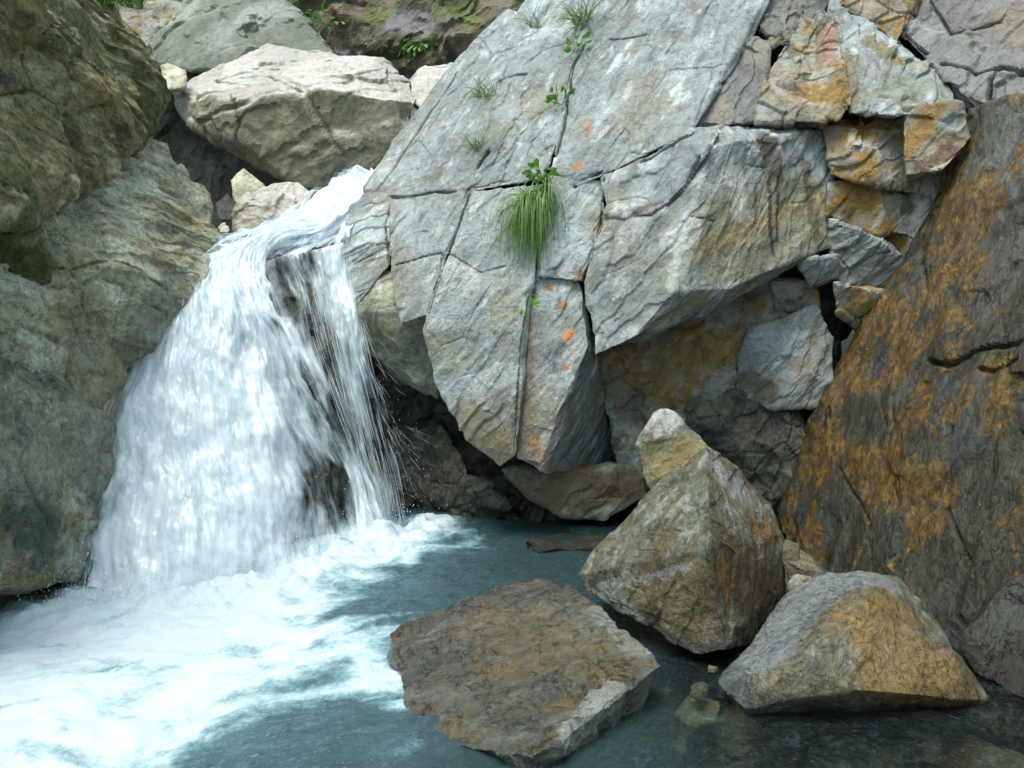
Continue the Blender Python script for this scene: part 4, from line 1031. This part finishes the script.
def dens_main(U, V, p, fl):
    d = 1.25 + 0.5 * fbm(fl * np.array([3, 1.2, 1], np.float32), 4, 411) + 0.25 * ss(0.6, 0.33, V)
    d = d - 0.8 * ss(0.45, 1.0, U) * ss(0.5, 0.74, V) - 0.65 * spot(p, 238, 345, 6.3, .14) - 0.35 * spot(p, 225, 330, 6.2, .12)
    d = d - 0.45 * spot(p, 330, 500, 6.0, .3) - 0.3 * spot(p, 200, 520, 5.4, .25) - 0.4 * spot(p, 268, 330, 6.5, .12)
    d = d + 0.3 * ss(0.95, 1.0, V)
    Uw = np.clip(U + 0.05 * fbm(np.stack([U * 2, fl[:, 1] * 3.5, 0 * U], 1), 4, 415), 0, 1)     # torn edges
    return d - 1.3 * (1 - soft_edges(Uw, V, 0.08))
sheet("cascade", Gm, dens_main, 421, 0.0, (0.06, 0.015))
sheet("cascade", Gm, lambda U, V, p, fl: dens_main(U, V, p, fl) - 0.35, 437, 0.07, (0.08, 0.02))
sheet("cascade", Gm, lambda U, V, p, fl: dens_main(U, V, p, fl) - 0.8 - 0.3 * ss(.53, .33, V), 449, 0.13, (0.09, 0.025))

chute_rows = [[(352, 178, 8.08), (362, 173, 8.03), (373, 172, 8.0), (383, 181, 7.9)],
              [(334, 204, 7.7), (350, 201, 7.66), (363, 198, 7.6), (374, 196, 7.5)],
              [(304, 232, 7.4), (326, 229, 7.36), (345, 225, 7.3), (362, 220, 7.2)],
              [(276, 247, 7.08), (302, 245, 7.08), (328, 241, 7.1), (354, 237, 7.1)],
              [(258, 262, 6.86), (290, 256, 6.9), (320, 252, 6.96), (354, 248, 7.0)]]
Gc = surf(chute_rows, 90, 120)
def dens_chute(U, V, p, fl):
    return 0.95 + .6 * fbm(fl * np.array([6, 2, 1], np.float32), 3, 461) - .3 * ss(.6, 1, V) - 1.1 * (1 - soft_edges(U, V, .05)) - 0.9 * ss(.86, 1, V)
sheet("stream_chute", Gc, dens_chute, 463, 0.0, (0.05, 0.015))
sheet("stream_chute", Gc, lambda U, V, p, fl: dens_chute(U, V, p, fl) - .3, 467, 0.05, (0.08, 0.02))

veil_rows = [[(258, 264, 6.86), (288, 254, 6.92), (318, 249, 6.97), (338, 244, 7.02), (353, 241, 7.04)],
             [(270, 300, 6.72), (300, 292, 6.78), (324, 288, 6.84), (344, 284, 6.88), (358, 282, 6.92)],
             [(286, 345, 6.58), (314, 345, 6.6), (336, 342, 6.62), (352, 340, 6.66), (366, 338, 6.72)],
             [(318, 412, 6.46), (338, 412, 6.46), (354, 410, 6.48), (368, 408, 6.52), (382, 405, 6.6)],
             [(345, 470, 6.42), (358, 470, 6.42), (370, 468, 6.44), (384, 466, 6.48), (398, 462, 6.56)],
             [(358, 540, 'z', 0), (372, 537, 'z', 0), (384, 533, 'z', 0), (396, 529, 'z', 0), (410, 525, 'z', 0)]]
Gv = surf(veil_rows, 180, 130)
def dens_veil(U, V, p, fl):
    d = 0.42 + 0.5 * ss(0.35, 0.62, U) * ss(0.98, 0.75, U) * ss(0.75, .2, V) + 0.25 * fbm(fl * np.array([6, 1, 1], np.float32), 3, 471)
    d = d + 0.45 * ss(0.6, 1.0, V) * ss(.85, .3, U) - 0.25 * ss(0.7, 1, U)
    return d - 1.0 * (1 - soft_edges(U, V, .08))
sheet("veil", Gv, dens_veil, 481, 0.0, (0.04, 0.015))
sheet("veil", Gv, lambda U, V, p, fl: dens_veil(U, V, p, fl) - .2, 487, 0.08, (0.06, 0.02))

# loose strands and drops thrown off the fall
def strands(name, specs, label=None):
    rng = np.random.default_rng(5)
    vs, fs = [], []
    def tube(path, r):
        n0 = len(vs); k = len(path)
        for j, q in enumerate(path):
            rr = r * math.sin(math.pi * (0.08 + 0.84 * j / (k - 1)))
            for a in (0, 2.1, 4.2):
                vs.append((q[0] + rr * math.cos(a), q[1] + rr * math.sin(a), q[2] + 0.3 * rr * math.sin(a * 2)))
        for j in range(k - 1):
            for a in range(3):
                b = (a + 1) % 3
                fs.append((n0 + 3 * j + a, n0 + 3 * j + b, n0 + 3 * j + 3 + b, n0 + 3 * j + 3 + a))
        fs.append((n0, n0 + 2, n0 + 1)); e = n0 + 3 * (k - 1); fs.append((e, e + 1, e + 2))
    for G, cnt, u0, u1, v0, v1, ln, rad, push, side in specs:
        nv, nu = G.shape[:2]
        for _ in range(cnt):
            u = rng.uniform(u0, u1); v = rng.uniform(v0, v1); l = rng.uniform(*ln)
            off = abs(rng.normal(0, push)); sd = rng.normal(side, abs(side) * .5 + .01)
            path = []
            for j in range(5):
                vv = min(0.995, v + l * j / 4)
                q = G[int(vv * (nv - 1)), int(u * (nu - 1))]
                path.append(q + np.array([sd * (0.6 + 0.4 * j / 4), -off, off * 0.3]))
            tube(path, rng.uniform(*rad))
    me = bpy.data.meshes.new(name); me.from_pydata([tuple(map(float, q)) for q in vs], [], fs)
    me.polygons.foreach_set("use_smooth", np.ones(len(me.polygons), bool))
    return tag(link_mesh(name, me, M_DROP, WF), label, kind="stuff")
strands("water_strands", [
    (Gv, 300, .25, 1.0, .08, .9, (.04, .16), (.0015, .003), .06, 0.0),
    (Gv, 60, .8, 1.0, .15, .85, (.03, .08), (.0012, .002), .05, .08),
    (Gv, 40, .9, 1.0, .2, .8, (.02, .05), (.001, .0018), .05, .2),
    (Gm, 60, .03, .98, .4, .95, (.015, .05), (.0015, .0035), .12, 0.0),
    (Gm, 160, .0, .05, .5, .97, (.02, .06), (.002, .005), .06, -.05),
    (Gc, 60, .1, .95, .3, .98, (.03, .08), (.0015, .003), .05, 0.0)])

def drops(name):
    rng = np.random.default_rng(9)
    vs, fs = [], []
    def drop(q, r, st):
        n0 = len(vs)
        for d in ((1,0,0),(-1,0,0),(0,1,0),(0,-1,0),(0,0,st),(0,0,-st)):
            vs.append((q[0] + d[0]*r, q[1] + d[1]*r, q[2] + d[2]*r))
        for a, b, c in ((0,2,4),(2,1,4),(1,3,4),(3,0,4),(2,0,5),(1,2,5),(3,1,5),(0,3,5)):
            fs.append((n0+a, n0+b, n0+c))
    bl = np.array(base_line)
    for _ in range(1800):                                     # splash at the foot
        t = rng.uniform(0, len(bl) - 1.001); i = int(t); q = bl[i] + (bl[i+1] - bl[i]) * (t - i)
        h = rng.exponential(.09)
        drop((q[0] + rng.normal(0, .12), q[1] - abs(rng.normal(0, .14)), .02 + h), rng.uniform(.0018, .0045), rng.uniform(1, 2))
    for _ in range(220):                                     # left side, against the rock
        v = rng.uniform(.64, .985); q = Gm[int(v * 289), 0]
        drop((q[0] - abs(rng.normal(0, .07)), q[1] - abs(rng.normal(0, .1)), q[2] + rng.normal(0, .05)), rng.uniform(.002, .006), rng.uniform(1, 3))
    for _ in range(90):
        v = rng.uniform(.1, .9); q = Gv[int(v * 179), 129]
        drop((q[0] + abs(rng.normal(0, .12)), q[1] + rng.normal(0, .1), q[2]), rng.uniform(.0013, .0025), rng.uniform(2, 6))
    me = bpy.data.meshes.new(name); me.from_pydata([tuple(map(float, q)) for q in vs], [], fs)
    return tag(link_mesh(name, me, M_DROP, WF), kind="stuff")
drops("spray")
# the small wet veil of stream between the two white boulders
# ================================================================== PLANTS
M_GRASS = simple_mat("grass_blade", (0.06, 0.16, 0.025), (0.19, 0.30, 0.07), 45, .5, .25)
M_LEAF = simple_mat("leaf", (0.08, 0.22, 0.03), (0.17, 0.34, 0.06), 25, .45, .3)
M_DRYLEAF = simple_mat("dry_leaf", (0.20, 0.07, 0.03), (0.30, 0.13, 0.06), 60, .6, .1)

def hit_any(px, py):
    best = None
    for k in BVHS:
        l, n = hit(k, px, py)
        if l is not None and (best is None or l[1] < best[0][1]): best = (l, n)
    return best

def blades(name, roots, n, ln, width, out, droop, lean, label, cat, seed, mat=None, group=None, face=None, spr=.35):
    rng = np.random.default_rng(seed)
    vs, fs = [], []
    R0 = [h for h in (hit_any(*r) for r in roots) if h is not None]
    if face is not None: R0 = [(l, np.array(face, float)) for l, _ in R0]
    for _ in range(n):
        l, nn = R0[rng.integers(len(R0))]
        q = l + rng.normal(0, .018, 3) + nn * .005
        d = nn * out * rng.uniform(.3, 1.2) + np.array([lean[0] + rng.normal(0, spr), 0, lean[1] + rng.normal(0, spr)])
        d = d / np.linalg.norm(d)
        L_ = ln * (rng.uniform(.3, 1.0) if rng.random() < .8 else rng.uniform(.9, 1.2)); w = width * rng.uniform(.6, 1.1); k = 9
        side = np.cross(d, rng.normal(0, 1, 3)); side /= np.linalg.norm(side)
        n0 = len(vs)
        for j in range(k):
            t = j / (k - 1); ww = w * (1 - t ** 1.6) * (0.6 + 0.4 * min(1, t * 4)) + .0006
            vs.append(tuple(q + side * ww)); vs.append(tuple(q - side * ww))
            q = q + d * (L_ / (k - 1))
            d = d + np.array([0, 0, -droop * (0.5 + t) / k]); d /= np.linalg.norm(d)
        for j in range(k - 1):
            a = n0 + 2 * j; fs.append((a, a + 1, a + 3, a + 2))
    me = bpy.data.meshes.new(name); me.from_pydata([tuple(map(float, v)) for v in vs], [], fs)
    me.polygons.foreach_set("use_smooth", np.ones(len(me.polygons), bool))
    org = R0[0][0]
    return tag(link_mesh(name, me, mat or M_GRASS, None, org), label, cat, group)

def leafy(name, px, py, n, size, spread, label, cat, seed, up=.3, mat=None, group=None):
    rng = np.random.default_rng(seed)
    h = hit_any(px, py)
    if h is None: print('NO ROOT', name, px, py); return None
    l, nn = h
    vs, fs = [], []
    for _ in range(n):
        d = nn * rng.uniform(.3, 1.0) + np.array([rng.normal(0, .8), 0, rng.normal(up, .6)]); d /= np.linalg.norm(d)
        st = l + nn * .005; e = st + d * spread * rng.uniform(.25, 1.0)
        s_ = np.cross(d, nn + rng.normal(0, .3, 3)); s_ /= max(np.linalg.norm(s_), 1e-6)
        n0 = len(vs); w = .0015
        vs += [tuple(st + s_ * w), tuple(st - s_ * w), tuple(e - s_ * w), tuple(e + s_ * w)]; fs.append((n0, n0+1, n0+2, n0+3))
        z = size * rng.uniform(.6, 1.1)
        ld = d + np.array([rng.normal(0, .4), 0, -.5]); ld /= np.linalg.norm(ld)
        up_ = np.cross(ld, s_)
        n0 = len(vs)
        for t, ww, hh in ((0, .02, 0), (.25, .2, .02), (.5, .26, .02), (.75, .17, -.02), (1, 0.01, -.1)):
            c = e + ld * z * t + up_ * hh * z
            vs += [tuple(c + s_ * ww * z + up_ * ww * .35 * z), tuple(c), tuple(c - s_ * ww * z + up_ * ww * .35 * z)]
        for j in range(4):
            a = n0 + 3 * j
            fs += [(a, a+1, a+4, a+3), (a+1, a+2, a+5, a+4)]
    me = bpy.data.meshes.new(name); me.from_pydata([tuple(map(float, v)) for v in vs], [], fs)
    me.polygons.foreach_set("use_smooth", np.ones(len(me.polygons), bool))
    return tag(link_mesh(name, me, mat or M_LEAF, None, l), label, cat, group)

blades("sedge_tuft", [(548, 190), (541, 194), (533, 199), (546, 199), (526, 204), (538, 205)], 420, .70, .0038, .5, 9.0, (-.12, .05), "long hanging tuft of green sedge growing from the cliff crack", "grass tuft", 3, face=(-.12, -.9, -.1), spr=.2)
blades("grass_tuft", [(582, 24), (576, 26), (588, 20)], 110, .36, .003, .5, 2.6, (-.15, .3), "short pale grass tuft near the top of the cliff crack", "grass tuft", 4)
blades("grass_tuft", [(486, 98), (480, 96), (492, 97)], 70, .22, .0025, .5, 1.8, (0, .3), "thin grass tuft on the upper left cliff block", "grass tuft", 5)
blades("grass_tuft", [(478, 147), (474, 149)], 60, .2, .0025, .5, 2.2, (0, .2), "thin grass tuft lower in the left cliff crack", "grass tuft", 6)
blades("grass_tuft", [(538, 26), (533, 28)], 40, .25, .0025, .5, 1.5, (0, .5), "wispy grass tuft on the cliff top beside the white knob", "grass tuft", 7)
leafy("leafy_plant", 561, 106, 22, .10, .13, "broad leaved green plant high in the cliff crack above the sedge", "plant", 11)
leafy("leafy_plant", 577, 52, 16, .08, .12, "small leafy plant just below the top grass tuft", "plant", 12)
leafy("leafy_plant", 541, 178, 18, .10, .10, "small leafy plant right above the hanging sedge tuft", "plant", 13, .5)
leafy("leafy_plant", 527, 304, 12, .07, .07, "tiny green plant in the crack below the hanging sedge", "plant", 14)
leafy("leafy_plant", 1004, 365, 8, .03, .05, "tiny green plant on the rust stained wall", "plant", 15)
for i, (x, y, n, lb) in enumerate([(325, 25, 26, "bright green fern on the far cliff above the green boulder"), (398, 66, 14, "small bright green fern low on the far cliff beside the white boulder"),
                                   (418, 44, 30, "tall patch of green fern on the far cliff near the grey cliff's edge"), (300, 4, 30, "green fern at the top of the far cliff left end")]):
    leafy("fern", x, y, n, .14, .3, lb, "fern", 21 + i)
blades("grass_tuft", [(466, 206), (462, 214), (459, 224)], 50, .1, .002, .5, 2.5, (0, .1), "sparse short green growth in the left cliff crack below the two thin tufts", "grass tuft", 9)
blades("bank_grass", [(100, 4), (110, 6), (120, 5), (130, 7), (140, 9), (126, 3)], 300, .5, .006, .3, 1.2, (0, .9), "bright green grass growing on top of the rubble bank", "grass", 8)
leafy("fallen_leaves", 642, 637, 9, .05, .03, "dry reddish leaves caught beside the flat slab", "dead leaves", 31, 0, M_DRYLEAF)
